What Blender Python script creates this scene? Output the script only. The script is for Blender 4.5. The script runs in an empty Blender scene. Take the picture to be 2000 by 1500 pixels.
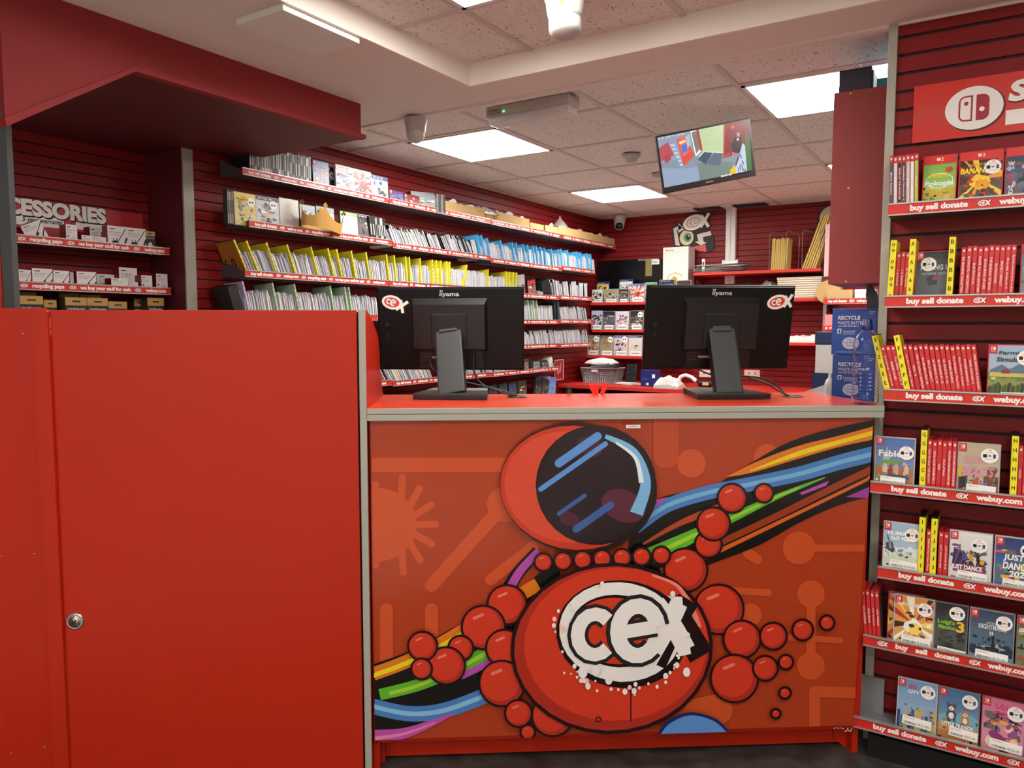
import bpy, bmesh, math, random
from mathutils import Matrix, Vector
D = bpy.data
COL = bpy.context.scene.collection
PI = math.pi

# ------------------------------------------------------------------ camera
FPX, PITCH, YAW, H = 1478.5, math.radians(4.434), math.radians(32.583), 1.40
cam = D.objects.new('camera', D.cameras.new('camera'))
cam.data.sensor_width = 36.0
cam.data.lens = FPX * 36.0 / 2000.0
cam.data.clip_start = 0.05
cam.location = (0, 0, H)
cam.rotation_euler = (PI / 2 - PITCH, 0, YAW)
COL.objects.link(cam)
sc = bpy.context.scene
sc.camera = cam
sc.view_settings.view_transform = 'Standard'
sc.view_settings.look = 'None'
sc.view_settings.gamma = 1.0
sc.view_settings.use_curve_mapping = False
sc.view_settings.exposure = 1.0
world = D.worlds.new('world'); sc.world = world
world.use_nodes = True
world.node_tree.nodes['Background'].inputs[0].default_value = (1.0, 0.93, 0.9, 1)
world.node_tree.nodes['Background'].inputs[1].default_value = 0.12
SCREEN_ON = .58
PANEL_REAR, PANEL_FRONT = 15.5, 13.5       # strength of the ceiling light panels

fw = Vector((-math.sin(YAW), math.cos(YAW), 0)); rt = Vector((math.cos(YAW), math.sin(YAW), 0))
cF = fw * math.cos(PITCH) + Vector((0, 0, -math.sin(PITCH)))
cU = fw * math.sin(PITCH) + Vector((0, 0, math.cos(PITCH)))
EYE = Vector((0, 0, H))
def ray(x, y): return cF + rt * ((x - 1000) / FPX) - cU * ((y - 750) / FPX)
def Px(x, y, X): d = ray(x, y); return EYE + d * (X / d.x)        # point of a known wall plane x = X
def Py(x, y, Y): d = ray(x, y); return EYE + d * (Y / d.y)
def Pz(x, y, z): d = ray(x, y); return EYE + d * ((z - H) / d.z)
def Yx(px, X, z):                                                   # y along a shelf running in y
    k = (px - 1000) / FPX
    return (k * (X * cF.x + (z - H) * cF.z) - X * rt.x) / (rt.y - k * cF.y)
def Xy(px, Y, z):                                                   # x along a shelf running in x
    k = (px - 1000) / FPX
    return (k * (Y * cF.y + (z - H) * cF.z) - Y * rt.y) / (rt.x - k * cF.x)

# ------------------------------------------------------------------ materials
def lin(c):
    if isinstance(c, str):
        c = tuple(int(c[i:i + 2], 16) for i in (0, 2, 4))
    return tuple(((v / 255) / 12.92 if v / 255 <= .04045 else ((v / 255 + .055) / 1.055) ** 2.4) for v in c)
_M = {}
def mat(col, rough=.5, metal=0., emit=0., vary=.06, spec=.5, coat=0.):
    key = (col, rough, metal, emit, vary, spec, coat)
    if key in _M: return _M[key]
    m = D.materials.new('mat_' + str(len(_M))); m.use_nodes = True
    nt = m.node_tree; b = nt.nodes['Principled BSDF']
    c = lin(col)
    b.inputs['Roughness'].default_value = rough
    b.inputs['Metallic'].default_value = metal
    b.inputs['Specular IOR Level'].default_value = spec
    if coat: b.inputs['Coat Weight'].default_value = coat; b.inputs['Coat Roughness'].default_value = .06
    if vary:
        tc = nt.nodes.new('ShaderNodeTexCoord'); n = nt.nodes.new('ShaderNodeTexNoise'); n.inputs['Scale'].default_value = 9
        n.inputs['Detail'].default_value = 3
        mx = nt.nodes.new('ShaderNodeMix'); mx.data_type = 'RGBA'
        mx.inputs[6].default_value = (*[v * (1 - vary) for v in c], 1); mx.inputs[7].default_value = (*[min(1, v * (1 + vary)) for v in c], 1)
        nt.links.new(tc.outputs['Object'], n.inputs['Vector']); nt.links.new(n.outputs[0], mx.inputs[0])
        nt.links.new(mx.outputs[2], b.inputs['Base Color'])
    else:
        b.inputs['Base Color'].default_value = (*c, 1)
    if emit:
        for l in list(b.inputs['Base Color'].links): nt.links.remove(l)
        b.inputs['Base Color'].default_value = (.01, .01, .01, 1)
        b.inputs['Emission Color'].default_value = (*c, 1); b.inputs['Emission Strength'].default_value = emit
    _M[key] = m
    return m
def clear_mat(name, col, rough=.03, ior=1.12, alpha=None):
    m = D.materials.new(name); m.use_nodes = True
    b = m.node_tree.nodes['Principled BSDF']
    b.inputs['Base Color'].default_value = (*lin(col), 1); b.inputs['Roughness'].default_value = rough
    if alpha is not None: b.inputs['Alpha'].default_value = alpha
    else:
        b.inputs['Transmission Weight'].default_value = 1; b.inputs['IOR'].default_value = ior
    return m
def laminate(name, col, rough=.35, scuff=True):                    # red board with faint scuffs
    m = D.materials.new(name); m.use_nodes = True; nt = m.node_tree; b = nt.nodes['Principled BSDF']
    c = lin(col); b.inputs['Roughness'].default_value = rough; b.inputs['Specular IOR Level'].default_value = .3
    tc = nt.nodes.new('ShaderNodeTexCoord')
    n = nt.nodes.new('ShaderNodeTexNoise'); n.inputs['Scale'].default_value = 2.5; n.inputs['Detail'].default_value = 5
    n2 = nt.nodes.new('ShaderNodeTexNoise'); n2.inputs['Scale'].default_value = 700; n2.inputs['Detail'].default_value = 1
    mp = nt.nodes.new('ShaderNodeMapping'); mp.inputs['Scale'].default_value = (1, 1, 1)
    nt.links.new(tc.outputs['Object'], mp.inputs[0]); nt.links.new(mp.outputs[0], n.inputs[0]); nt.links.new(mp.outputs[0], n2.inputs[0])
    mx = nt.nodes.new('ShaderNodeMix'); mx.data_type = 'RGBA'
    mx.inputs[6].default_value = (*[v * .93 for v in c], 1); mx.inputs[7].default_value = (*[min(1, v * 1.06) for v in c], 1)
    nt.links.new(n.outputs[0], mx.inputs[0])
    mx2 = nt.nodes.new('ShaderNodeMix'); mx2.data_type = 'RGBA'; mx2.blend_type = 'MULTIPLY'; mx2.inputs[0].default_value = .25
    nt.links.new(mx.outputs[2], mx2.inputs[6]); nt.links.new(n2.outputs[0], mx2.inputs[7])
    out = mx2.outputs[2]
    if scuff:                                                      # thin dark scratches, sparse
        n3 = nt.nodes.new('ShaderNodeTexNoise'); n3.inputs['Scale'].default_value = 3.2; n3.inputs['Detail'].default_value = 8; n3.inputs['Distortion'].default_value = .6
        nt.links.new(tc.outputs['Object'], n3.inputs[0])
        r = nt.nodes.new('ShaderNodeValToRGB'); r.color_ramp.elements[0].position = .70; r.color_ramp.elements[1].position = .74
        nt.links.new(n3.outputs[0], r.inputs[0])
        mx3 = nt.nodes.new('ShaderNodeMix'); mx3.data_type = 'RGBA'; mx3.inputs[7].default_value = (c[0] * .35, c[1] * .5, c[2] * .5, 1)
        sc_ = nt.nodes.new('ShaderNodeMath'); sc_.operation = 'MULTIPLY'; sc_.inputs[1].default_value = .55
        nt.links.new(r.outputs[0], sc_.inputs[0]); nt.links.new(sc_.outputs[0], mx3.inputs[0]); nt.links.new(out, mx3.inputs[6]); out = mx3.outputs[2]
    nt.links.new(out, b.inputs['Base Color'])
    return m
def tile_mat():                                                    # fissured mineral fibre tiles
    m = D.materials.new('ceiling_tile'); m.use_nodes = True; nt = m.node_tree; b = nt.nodes['Principled BSDF']; b.inputs['Roughness'].default_value = .9
    tc = nt.nodes.new('ShaderNodeTexCoord'); mp = nt.nodes.new('ShaderNodeMapping'); mp.inputs['Scale'].default_value = (150, 60, 1); mp.inputs['Rotation'].default_value = (0, 0, .5)
    nz = nt.nodes.new('ShaderNodeTexNoise'); nz.inputs['Scale'].default_value = 1; nz.inputs['Detail'].default_value = 1; nz.inputs['Distortion'].default_value = 1.2
    nt.links.new(tc.outputs['Object'], mp.inputs[0]); nt.links.new(mp.outputs[0], nz.inputs[0])
    r = nt.nodes.new('ShaderNodeValToRGB'); e = r.color_ramp.elements
    e[0].position = .655; e[0].color = (*lin('E6E0DA'), 1); e[1].position = .70; e[1].color = (*lin('5F5450'), 1)
    nt.links.new(nz.outputs[0], r.inputs[0]); nt.links.new(r.outputs[0], b.inputs['Base Color'])
    return m
def floor_mat():
    m = D.materials.new('floor_vinyl'); m.use_nodes = True; nt = m.node_tree; b = nt.nodes['Principled BSDF']; b.inputs['Roughness'].default_value = .55
    tc = nt.nodes.new('ShaderNodeTexCoord'); n = nt.nodes.new('ShaderNodeTexNoise'); n.inputs['Scale'].default_value = 14; n.inputs['Detail'].default_value = 8
    r = nt.nodes.new('ShaderNodeValToRGB'); r.color_ramp.elements[0].position = .35; r.color_ramp.elements[0].color = (*lin('2C2826'), 1)
    r.color_ramp.elements[1].position = .75; r.color_ramp.elements[1].color = (*lin('504A46'), 1)
    nt.links.new(tc.outputs['Object'], n.inputs[0]); nt.links.new(n.outputs[0], r.inputs[0]); nt.links.new(r.outputs[0], b.inputs['Base Color'])
    return m
RED = laminate('red_laminate', 'C42A10', .34)
REDTOP = laminate('red_counter_top', 'DC4429', .22, False)
SLAT = mat('821415', .5, spec=.3); GROOVE = mat('2A0608', .7)
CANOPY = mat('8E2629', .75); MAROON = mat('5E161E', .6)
GREY = mat('A9A99C', .45); METAL = mat('B4B4B0', .35, .6); WHITE = mat('E6E4E0', .6); PLASTER = mat('E6DCD6', .85, vary=.03)
BLACK = mat('0C0C0D', .45); DARK = mat('17171A', .6); INK = mat('0A0A0A', .6, vary=0); PAPER = mat('E9E9EE', .6); STRIPRED = mat('D02A1C', .4, vary=0)
TXT = mat('F4F0EA', .5, vary=0); STRIPDARK = mat('9C241C', .4, vary=0)
YEL = mat('EFE024', .45, vary=0); CARD = mat('C2A06A', .8); SHELFGREY = mat('5A5A5C', .5, .3)
TILE = tile_mat(); FLOOR = floor_mat()

# ------------------------------------------------------------------ mesh builder
_T = {}
def glyphs(s, bold):
    k = (s, bold)
    if k not in _T:
        cu = D.curves.new('t', 'FONT'); cu.body = s; cu.resolution_u = 3; cu.offset = bold
        o = D.objects.new('t', cu); COL.objects.link(o)
        me = o.to_mesh()
        vs = [(v.co.x, v.co.y) for v in me.vertices]; fs = [tuple(p.vertices) for p in me.polygons]
        o.to_mesh_clear(); D.objects.remove(o); D.curves.remove(cu)
        if vs:
            x0 = min(v[0] for v in vs); x1 = max(v[0] for v in vs); y0 = min(v[1] for v in vs); y1 = max(v[1] for v in vs)
        else: x0 = y0 = 0; x1 = y1 = 1
        _T[k] = (vs, fs, x0, x1, y0, y1)
    return _T[k]
def T(x, y, z): return Matrix.Translation((x, y, z))
def R(a, ax): return Matrix.Rotation(a, 4, ax)
ID = Matrix.Identity(4)
class MB:
    def __init__(s): s.v = []; s.f = []; s.m = []; s.mats = []; s.sm = []
    def mi(s, m):
        if m not in s.mats: s.mats.append(m)
        return s.mats.index(m)
    def add(s, vs, fs, m, M=ID, smooth=False):
        b = len(s.v); s.v += [tuple(M @ Vector(v)) for v in vs]; i = s.mi(m)
        for f in fs: s.f.append(tuple(b + k for k in f)); s.m.append(i); s.sm.append(smooth)
        return s
    def box(s, x0, x1, y0, y1, z0, z1, m, M=ID, bev=0.):
        if bev > 0:
            bm = bmesh.new(); bmesh.ops.create_cube(bm, size=1)
            for v in bm.verts: v.co = Vector((x0 + (v.co.x + .5) * (x1 - x0), y0 + (v.co.y + .5) * (y1 - y0), z0 + (v.co.z + .5) * (z1 - z0)))
            bmesh.ops.bevel(bm, geom=list(bm.edges), offset=min(bev, .49 * min(abs(x1 - x0), abs(y1 - y0), abs(z1 - z0))), segments=2, affect='EDGES', profile=.6)
            bm.verts.index_update()
            s.add([v.co[:] for v in bm.verts], [[v.index for v in f.verts] for f in bm.faces], m, M); bm.free(); return s
        vs = [(x, y, z) for z in (z0, z1) for y in (y0, y1) for x in (x0, x1)]
        return s.add(vs, [(0, 2, 3, 1), (4, 5, 7, 6), (0, 1, 5, 4), (2, 6, 7, 3), (0, 4, 6, 2), (1, 3, 7, 5)], m, M)
    def flat(s, pts, m, y=0., M=ID):                               # 2D outline (x, z) facing -y
        a = sum(pts[i][0] * pts[(i + 1) % len(pts)][1] - pts[(i + 1) % len(pts)][0] * pts[i][1] for i in range(len(pts)))
        if a < 0: pts = pts[::-1]
        return s.add([(p[0], y, p[1]) for p in pts], [tuple(range(len(pts)))], m, M)
    def rect(s, x0, x1, z0, z1, m, y=0., M=ID): return s.flat([(x0, z0), (x1, z0), (x1, z1), (x0, z1)], m, y, M)
    def disc(s, cx, cz, rx, rz, m, y=0., M=ID, rot=0., n=28):
        return s.flat([(cx + math.cos(a) * rx * math.cos(rot) - math.sin(a) * rz * math.sin(rot), cz + math.cos(a) * rx * math.sin(rot) + math.sin(a) * rz * math.cos(rot)) for a in (2 * PI * k / n for k in range(n))], m, y, M)
    def prism(s, pts, y0, y1, m, M=ID):                            # outline (x, z) extruded in y
        a = sum(pts[i][0] * pts[(i + 1) % len(pts)][1] - pts[(i + 1) % len(pts)][0] * pts[i][1] for i in range(len(pts)))
        if a < 0: pts = pts[::-1]
        n = len(pts); vs = [(p[0], y0, p[1]) for p in pts] + [(p[0], y1, p[1]) for p in pts]
        fs = [tuple(range(n)), tuple(range(2 * n - 1, n - 1, -1))] + [(i, i + n, (i + 1) % n + n, (i + 1) % n) for i in range(n)]
        return s.add(vs, fs, m, M)
    def slab(s, pts, z0, z1, m, M=ID):                             # outline (x, y) extruded in z
        a = sum(pts[i][0] * pts[(i + 1) % len(pts)][1] - pts[(i + 1) % len(pts)][0] * pts[i][1] for i in range(len(pts)))
        if a < 0: pts = pts[::-1]
        n = len(pts); vs = [(p[0], p[1], z0) for p in pts] + [(p[0], p[1], z1) for p in pts]
        fs = [tuple(range(n - 1, -1, -1)), tuple(range(n, 2 * n))] + [(i, (i + 1) % n, (i + 1) % n + n, i + n) for i in range(n)]
        return s.add(vs, fs, m, M)
    def lathe(s, prof, m, M=ID, n=28, cap=True):                   # profile (r, z) about z
        vs = []; fs = []
        for r, z in prof:
            for k in range(n): a = 2 * PI * k / n; vs.append((r * math.cos(a), r * math.sin(a), z))
        for i in range(len(prof) - 1):
            for k in range(n): fs.append((i * n + k, i * n + (k + 1) % n, (i + 1) * n + (k + 1) % n, (i + 1) * n + k))
        s.add(vs, fs, m, M, True)
        if cap:
            s.add(vs[:n], [tuple(range(n - 1, -1, -1))], m, M); s.add(vs[-n:], [tuple(range(n))], m, M)
        return s
    def tube(s, pts, r, m, M=ID, n=8):
        P = [Vector(p) for p in pts]; vs = []; fs = []; up = Vector((0, 0, 1))
        for i, p in enumerate(P):
            t = (P[min(i + 1, len(P) - 1)] - P[max(i - 1, 0)]).normalized()
            a = t.cross(up)
            if a.length < .05: a = t.cross(Vector((1, 0, 0)))
            a.normalize(); b = t.cross(a).normalized()
            for k in range(n): q = p + (a * math.cos(2 * PI * k / n) + b * math.sin(2 * PI * k / n)) * r; vs.append(q[:])
        for i in range(len(P) - 1):
            for k in range(n): fs.append((i * n + k, i * n + (k + 1) % n, (i + 1) * n + (k + 1) % n, (i + 1) * n + k))
        fs.append(tuple(range(n))); fs.append(tuple(range(len(vs) - 1, len(vs) - n - 1, -1)))
        return s.add(vs, fs, m, M, True)
    def text(s, t, cx, cz, w, h, m, y=0., M=ID, bold=.012, shear=0., rot=0.):   # fits the words in w x h around (cx, cz)
        vs, fs, x0, x1, y0, y1 = glyphs(t, bold)
        if not vs: return s
        if w is None: w = h * (x1 - x0) / (y1 - y0) * .92
        out = []
        c_, s_ = math.cos(rot), math.sin(rot)
        for a, b in vs:
            X = ((a - x0) / (x1 - x0) - .5) * w; Z = ((b - y0) / (y1 - y0) - .5) * h
            X += shear * Z
            out.append((cx + X * c_ - Z * s_, y, cz + X * s_ + Z * c_))
        return s.add(out, fs, m, M)
    def band(s, pts, w, m, y=0., M=ID, taper=(1, 1)):              # flat ribbon along a 2D path
        n = len(pts); L = []; Rr = []
        for i, p in enumerate(pts):
            a = pts[max(i - 1, 0)]; b = pts[min(i + 1, n - 1)]; dx, dz = b[0] - a[0], b[1] - a[1]; l = math.hypot(dx, dz) or 1
            k = w / 2 * (taper[0] + (taper[1] - taper[0]) * i / (n - 1))
            L.append((p[0] - dz / l * k, p[1] + dx / l * k)); Rr.append((p[0] + dz / l * k, p[1] - dx / l * k))
        for i in range(n - 1): s.flat([L[i], Rr[i], Rr[i + 1], L[i + 1]], m, y, M)
        return s
    def logo(s, cx, cz, h, y=0., M=ID, bg=None, rot=0., simple=False, e=.0004):
        bg = bg or STRIPRED
        def d(x, z): return (cx + x * math.cos(rot) * h - z * math.sin(rot) * h, cz + x * math.sin(rot) * h + z * math.cos(rot) * h)
        def ell(rx, rz, m, k, ox=0.): s.disc(*d(ox, 0), rx * h, rz * h, m, y - k * e, M, rot + .15, 22)
        def stroke(a, b, w, m, k): s.band([d(*a), d(*b)], w * h, m, y - k * e, M)
        ell(.80, .55, INK, 1, -.1)
        for w in ((.34, INK, 1.3), (.22, TXT, 2)):
            if w[1] is INK:
                stroke((.3, -.42), (.98, .46), w[0], w[1], w[2]); stroke((.38, .42), (.88, -.48), w[0], w[1], w[2] + .1)
        ell(.72, .48, TXT, 1.8, -.1); ell(.54, .33, bg, 2.2, -.12)
        stroke((.32, -.38), (.94, .42), .2, TXT, 2.4); stroke((.42, .36), (.84, -.44), .2, TXT, 2.5)
        s.cestroke(d, h, .15 if not simple else 0, .105, y, M, e)
        return s
    def cestroke(s, d, h, ow, iw, y, M, e, m=None):
        arc = lambda cx, cz, rx, rz, a0, a1, n=12: [(cx + rx * math.cos(a0 + (a1 - a0) * k / n), cz + rz * math.sin(a0 + (a1 - a0) * k / n)) for k in range(n + 1)]
        C = arc(-.34, -.02, .13, .155, .75, 2 * PI - .75); E_ = arc(-.02, 0, .15, .19, .15, 2 * PI - .75, 16); B = [(-.15, -.01), (.12, .03)]
        for w, mm, k in ((ow, INK, 2.7), (iw, m or TXT, 3.3)):
            if w: 
                for q, j in ((C, 0), (E_, .1), (B, .2)): s.band([d(*p) for p in q], w * h * (1.15 if q is E_ else 1), mm, y - (k + j) * e, M)
    def mesh(s, name):
        me = D.meshes.new(name); me.from_pydata(s.v, [], s.f)
        for m in s.mats: me.materials.append(m)
        me.polygons.foreach_set('material_index', s.m); me.polygons.foreach_set('use_smooth', s.sm)
        me.update(); return me
def obj(name, mb, parent=None, M=ID, label=None):
    o = D.objects.new(name, mb.mesh(name) if isinstance(mb, MB) else mb); COL.objects.link(o)
    if parent: o.parent = parent
    o.matrix_basis = M
    if label: o['label'] = label
    return o
LABELS = {}
def tag(o, label, cat, group=None, kind=None):
    n = len(label.split()); assert 4 <= n <= 16, (n, label)
    assert group or label not in LABELS, label
    LABELS[label] = 1
    o['label'] = label; o['category'] = cat
    if group: o['group'] = group
    if kind: o['kind'] = kind
    return o
def thing(name, label, cat, M, group=None):
    o = D.objects.new(name, None); COL.objects.link(o); o.empty_display_size = .02; o.matrix_basis = M
    return tag(o, label, cat, group)
def struct(name, mb, M=ID):
    o = obj(name, mb, None, M); o['kind'] = 'structure'; return o
ORD = ['first', 'second', 'third', 'fourth', 'fifth', 'sixth', 'seventh', 'eighth', 'ninth', 'tenth', 'eleventh', 'twelfth', 'thirteenth', 'fourteenth', 'fifteenth', 'sixteenth', 'seventeenth', 'eighteenth', 'nineteenth', 'twentieth', 'twenty-first', 'twenty-second', 'twenty-third', 'twenty-fourth', 'twenty-fifth', 'twenty-sixth']
rnd = random.Random(7)

# ------------------------------------------------------------------ room shell
XW, YB, ZC, ZP, ZF = -3.154, 6.45, 2.38, 2.35, 2.43
struct('floor', MB().box(-4.2, 2.6, .3, 2.95, -.05, 0, FLOOR))  # shade near the counter is put into this slab's dark colour
struct('floor_stockroom', MB().box(-4.2, 2.6, 2.95, 6.6, -.05, 0, mat('C4BEB6', .6)))  # unseen floor made pale to bounce light up to the ceiling
struct('floor_shop', MB().box(-4.2, 2.6, -3.2, .3, -.05, 0, mat('B4AEA6', .6)))  # unseen floor behind the camera, also pale for bounce light
def slats(mb, a0, a1, z0, z1, pitch, gap, zref, f):                # f(a0, a1, z0, z1) adds one slat box
    k = math.floor((z0 - zref) / pitch); 
    while zref + k * pitch < z1:
        za = max(z0, zref + k * pitch + gap); zb = min(z1, zref + (k + 1) * pitch)
        if zb > za + .002: f(a0, a1, za, zb)
        k += 1
mb = MB(); mb.box(XW - .05, XW - .008, 2.2, YB, 0, 2.6, GROOVE)
slats(mb, 2.2, YB, 0, ZC, .0455, .006, 1.5215, lambda a, b, c, d: mb.box(XW - .01, XW, a, b, c, d, SLAT))
struct('wall_left', mb)
XA = -3.44
mb = MB(); mb.box(XA - .05, XA - .008, -3.2, 2.16, 0, 2.6, GROOVE)
slats(mb, -3.2, 2.16, 0, 2.215, .0455, .006, 1.5215, lambda a, b, c, d: mb.box(XA - .01, XA, a, b, c, d, SLAT))
struct('wall_left_alcove', mb)
mb = MB(); mb.box(-3.3, 1.2, YB + .008, YB + .05, 0, 2.6, GROOVE)
slats(mb, -3.2, 1.0, 0, ZC, .0455, .006, 1.5215, lambda a, b, c, d: mb.box(a, b, YB, YB + .01, c, d, SLAT))
struct('wall_back', mb)
YR = 2.74
mb = MB(); mb.box(-.30, 2.6, YR + .008, YR + .06, 0, 2.6, GROOVE)
slats(mb, -.302, 2.6, .07, ZF + .1, .0562, .010, 2.196 - .008, lambda a, b, c, d: mb.box(a, b, YR, YR + .01, c, d, SLAT))
struct('wall_right', mb)
struct('trim_1', MB().box(-.328, -.302, YR - .012, YR + .06, .0, 2.6, GREY, bev=.002))
struct('baseboard_right', MB().box(-.30, 2.6, 2.62, YR, 0, .075, BLACK))
struct('wall_front', MB().box(-4.2, 2.6, -3.25, -3.2, 0, 2.6, mat('F0ECE6', .7)))  # unseen walls coloured near white to keep the bounce light neutral
struct('wall_side', MB().box(2.6, 2.65, -3.2, YR, 0, 2.6, mat('F0ECE6', .7)))
struct('wall_stockroom', MB().box(.9, .95, YR, YB, 0, 2.6, mat('F0ECE6', .7)))
# partition between the alcove and the long wall, with its grey edge
struct('wall_partition', MB().box(XA, XW - .004, 2.155, 2.20, 0, 2.215, MAROON))
struct('trim_2', MB().box(XW - .008, XW + .004, 2.150, 2.203, 0, 2.215, GREY, bev=.002))
struct('trim_3', MB().box(*sorted((Py(1419, 400, YB - .03).x, Py(1428, 400, YB - .03).x)), YB - .035, YB, 1.75, ZC, WHITE).box(*sorted((Py(1429, 400, YB - .03).x, Py(1438, 400, YB - .03).x)), YB - .04, YB, 1.75, ZC, WHITE))
# rear tiled ceiling, its grid of bars
GX = [-.940 - .593 * k for k in range(-3, 5)]; GY = [3.183 + .602 * k for k in range(0, 6)]
mb = MB(); mb.box(XW, 1.0, 2.72, YB, ZC + .004, ZC + .03, TILE)
BAR = mat('CFC6C0', .6, vary=0)
for x in GX: mb.box(x - .012, x + .012, 2.72, YB, ZC - .002, ZC + .01, BAR)
for y in GY: mb.box(XW, 1.0, y - .012, y + .012, ZC - .0015, ZC + .01, BAR)
mb.box(XW, XW + .02, 2.72, YB, ZC - .003, ZC + .01, BAR); mb.box(XW, 1, YB - .02, YB, ZC - .003, ZC + .01, BAR)
for a, b in ((1366, 1417), (1441, 1505)):
    mb.box(Py(a, 405, YB).x, Py(b, 400, YB).x, 6.27, YB - .02, ZC - .004, ZC - .0025, mat('2A2424', .9))  # dark sheets painted in for the shade inside open tile gaps
struct('ceiling', mb)
# plaster band around the raised front bay, the bay's tiles and its stepped edge
XE, YE = -1.80, 2.51
CREAM = mat('EFE6DC', .6, vary=.02)
mb = MB(); mb.slab([(-2.36, -3.2), (XE - .01, -3.2), (XE - .01, YE + .01), (2.6, YE + .01), (2.6, 2.74), (-3.154, 2.74), (-3.154, 2.2), (-2.36, 2.2)], ZP, ZP + .03, PLASTER)
mb.box(XW, 2.6, 2.735, 2.775, ZP - .008, ZP + .034, PLASTER)
mb.box(XE - .014, XE - .001, -3.2, YE, ZP - .004, ZP + .019, CREAM); mb.box(XE - .014, 2.6, YE, YE + .014, ZP - .004, ZP + .019, CREAM)
mb.box(XE - .017, XE - .004, -3.2, YE + .003, ZP + .02, ZF + .01, CREAM); mb.box(XE - .017, 2.6, YE + .003, YE + .017, ZP + .02, ZF + .01, CREAM)
struct('ceiling_border', mb)
mb = MB(); mb.box(XE - .01, 2.6, -3.2, YE + .01, ZF + .004, ZF + .03, TILE)
FX = [-1.52 + .594 * k for k in range(0, 7)]; FY = [2.08 - .6 * k for k in range(0, 9)]
for x in FX: mb.box(x - .012, x + .012, -3.2, YE, ZF - .002, ZF + .01, BAR)
for y in FY: mb.box(XE, 2.6, y - .012, y + .012, ZF - .0015, ZF + .01, BAR)
struct('ceiling_bay', mb)
# red canopy over the alcove
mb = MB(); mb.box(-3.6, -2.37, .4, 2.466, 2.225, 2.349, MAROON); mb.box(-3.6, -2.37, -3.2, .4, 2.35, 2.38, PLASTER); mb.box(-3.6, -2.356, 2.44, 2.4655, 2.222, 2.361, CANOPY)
FAS = [(1.447, 2.222), (2.466, 2.222), (2.466, 2.362), (1.058, 2.362), (1.058, 1.975)]
RZ_ = Matrix(((0, 1, 0, 0), (1, 0, 0, 0), (0, 0, 1, 0), (0, 0, 0, 1)))
mb.prism(FAS, -2.37, -2.35, CANOPY, RZ_)
mb.prism([(1.44, 2.203), (2.481, 2.203), (2.481, 2.221), (1.444, 2.221)], -2.372, -2.335, CANOPY, RZ_)
mb.prism([(1.44, 2.203), (1.444, 2.221), (1.05, 1.972), (1.055, 1.95)], -2.372, -2.335, CANOPY, RZ_)
mb.box(-3.6, -2.3365, 2.4665, 2.4802, 2.2045, 2.2205, CANOPY)
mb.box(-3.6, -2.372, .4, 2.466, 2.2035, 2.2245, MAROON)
struct('trim_4', mb)

# ------------------------------------------------------------------ light panels
def panel(x0, x1, y0, y1, z, s, label, grp=None):
    t = thing('ceiling_light', label, 'ceiling light', T((x0 + x1) / 2, (y0 + y1) / 2, z), grp)
    w, d = (x1 - x0) / 2, (y1 - y0) / 2
    f = MB(); e = .016
    for a in ((-w, w, -d, -d + e), (-w, w, d - e, d), (-w, -w + e, -d, d), (w - e, w, -d, d)): f.box(*a, -.006, .012, WHITE)
    obj('frame', f, t)
    obj('diffuser', MB().box(-w + e, w - e, -d + e, d - e, -.004, .0, mat('FFFBF4', .5, 0, s, 0)), t)
def cell(i, j): return GX[i + 1] + .012, GX[i] - .012, GY[j] + .012, GY[j + 1] - .012
# GX index: 0..: x = .839,.246,-.347,-.940,-1.533,...
panel(*cell(5, 0), ZC, PANEL_REAR, 'square white lit ceiling panel above the left wall shelves, beside the emergency light')
panel(*cell(5, 3), ZC, PANEL_REAR, 'small bright ceiling panel farthest back, beside the corner camera')
panel(*cell(2, 0), ZC, PANEL_REAR, 'large lit ceiling panel behind the hanging red cabinet')
panel(*cell(2, 3), ZC, PANEL_REAR, 'lit ceiling panel mostly hidden behind the red cabinet, only a corner showing')
panel(FX[0] + .012, FX[1] - .012, FY[1] + .012, FY[0] - .012, ZF, PANEL_FRONT, 'lit ceiling panel at the top edge, in the raised front bay')
for i, (a, b) in enumerate(((0, 4), (3, 1), (3, 4), (0, 7), (3, 7))):
    panel(FX[a] + .012, FX[a + 1] - .012, FY[b + 1] + .012, FY[b] - .012, ZF, PANEL_FRONT, 'lit ceiling panel of the shop floor behind the camera', 'shop floor ceiling panels')

# ------------------------------------------------------------------ counter (local frame: x along the front, y to the back)
CA = math.atan2(.5851, .8110)
CM = T(-1.583, 1.669, 0) @ R(CA, 'Z')
CI = CM.inverted()
ZT = 1.151
def cz(px, py, z=ZT): v = CI @ Pz(px, py, z); return v.x, v.y
def cpl(px, py, y=0.):                                             # point (x, z) of the plane y = const in the counter's frame
    o = CI @ EYE; d = CI.to_3x3() @ ray(px, py); k = (y - o.y) / d.y; p = o + d * k
    return p.x, p.z
counter = thing('service_counter', 'red service counter with grey edging and an orange picture panel', 'counter', CM)
bc = cz(1592, 766.5)
mb = MB(); top = [(0, .004), (1.597, .004), bc, (0.0, .455)]
mb.slab(top, ZT - .018, ZT, REDTOP); mb.slab([(p[0], p[1] + .001) for p in top], ZT - .038, ZT - .0185, REDTOP)
obj('countertop', mb, counter)
mb = MB(); mb.box(0, 1.599, -.001, .004, ZT - .0175, ZT - .0005, GREY, bev=.001); mb.box(0, 1.599, -.001, .004, ZT - .038, ZT - .019, GREY, bev=.001)
mb.slab([(1.597, 0), (bc[0], bc[1]), (bc[0] + .003, bc[1]), (1.6, 0)], ZT - .038, ZT - .0005, GREY)
obj('edging', mb, counter)
prof = [(.0006, 1.4465), (.05, 1.444), (.116, 1.428), (.17, 1.412), (.229, 1.392), (.27, 1.376), (.309, 1.357), (.33, 1.325), (.345, 1.286), (.368, 1.223), (.42, 1.165), (.455, 1.151), (.455, 0), (.0006, 0)]
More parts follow.
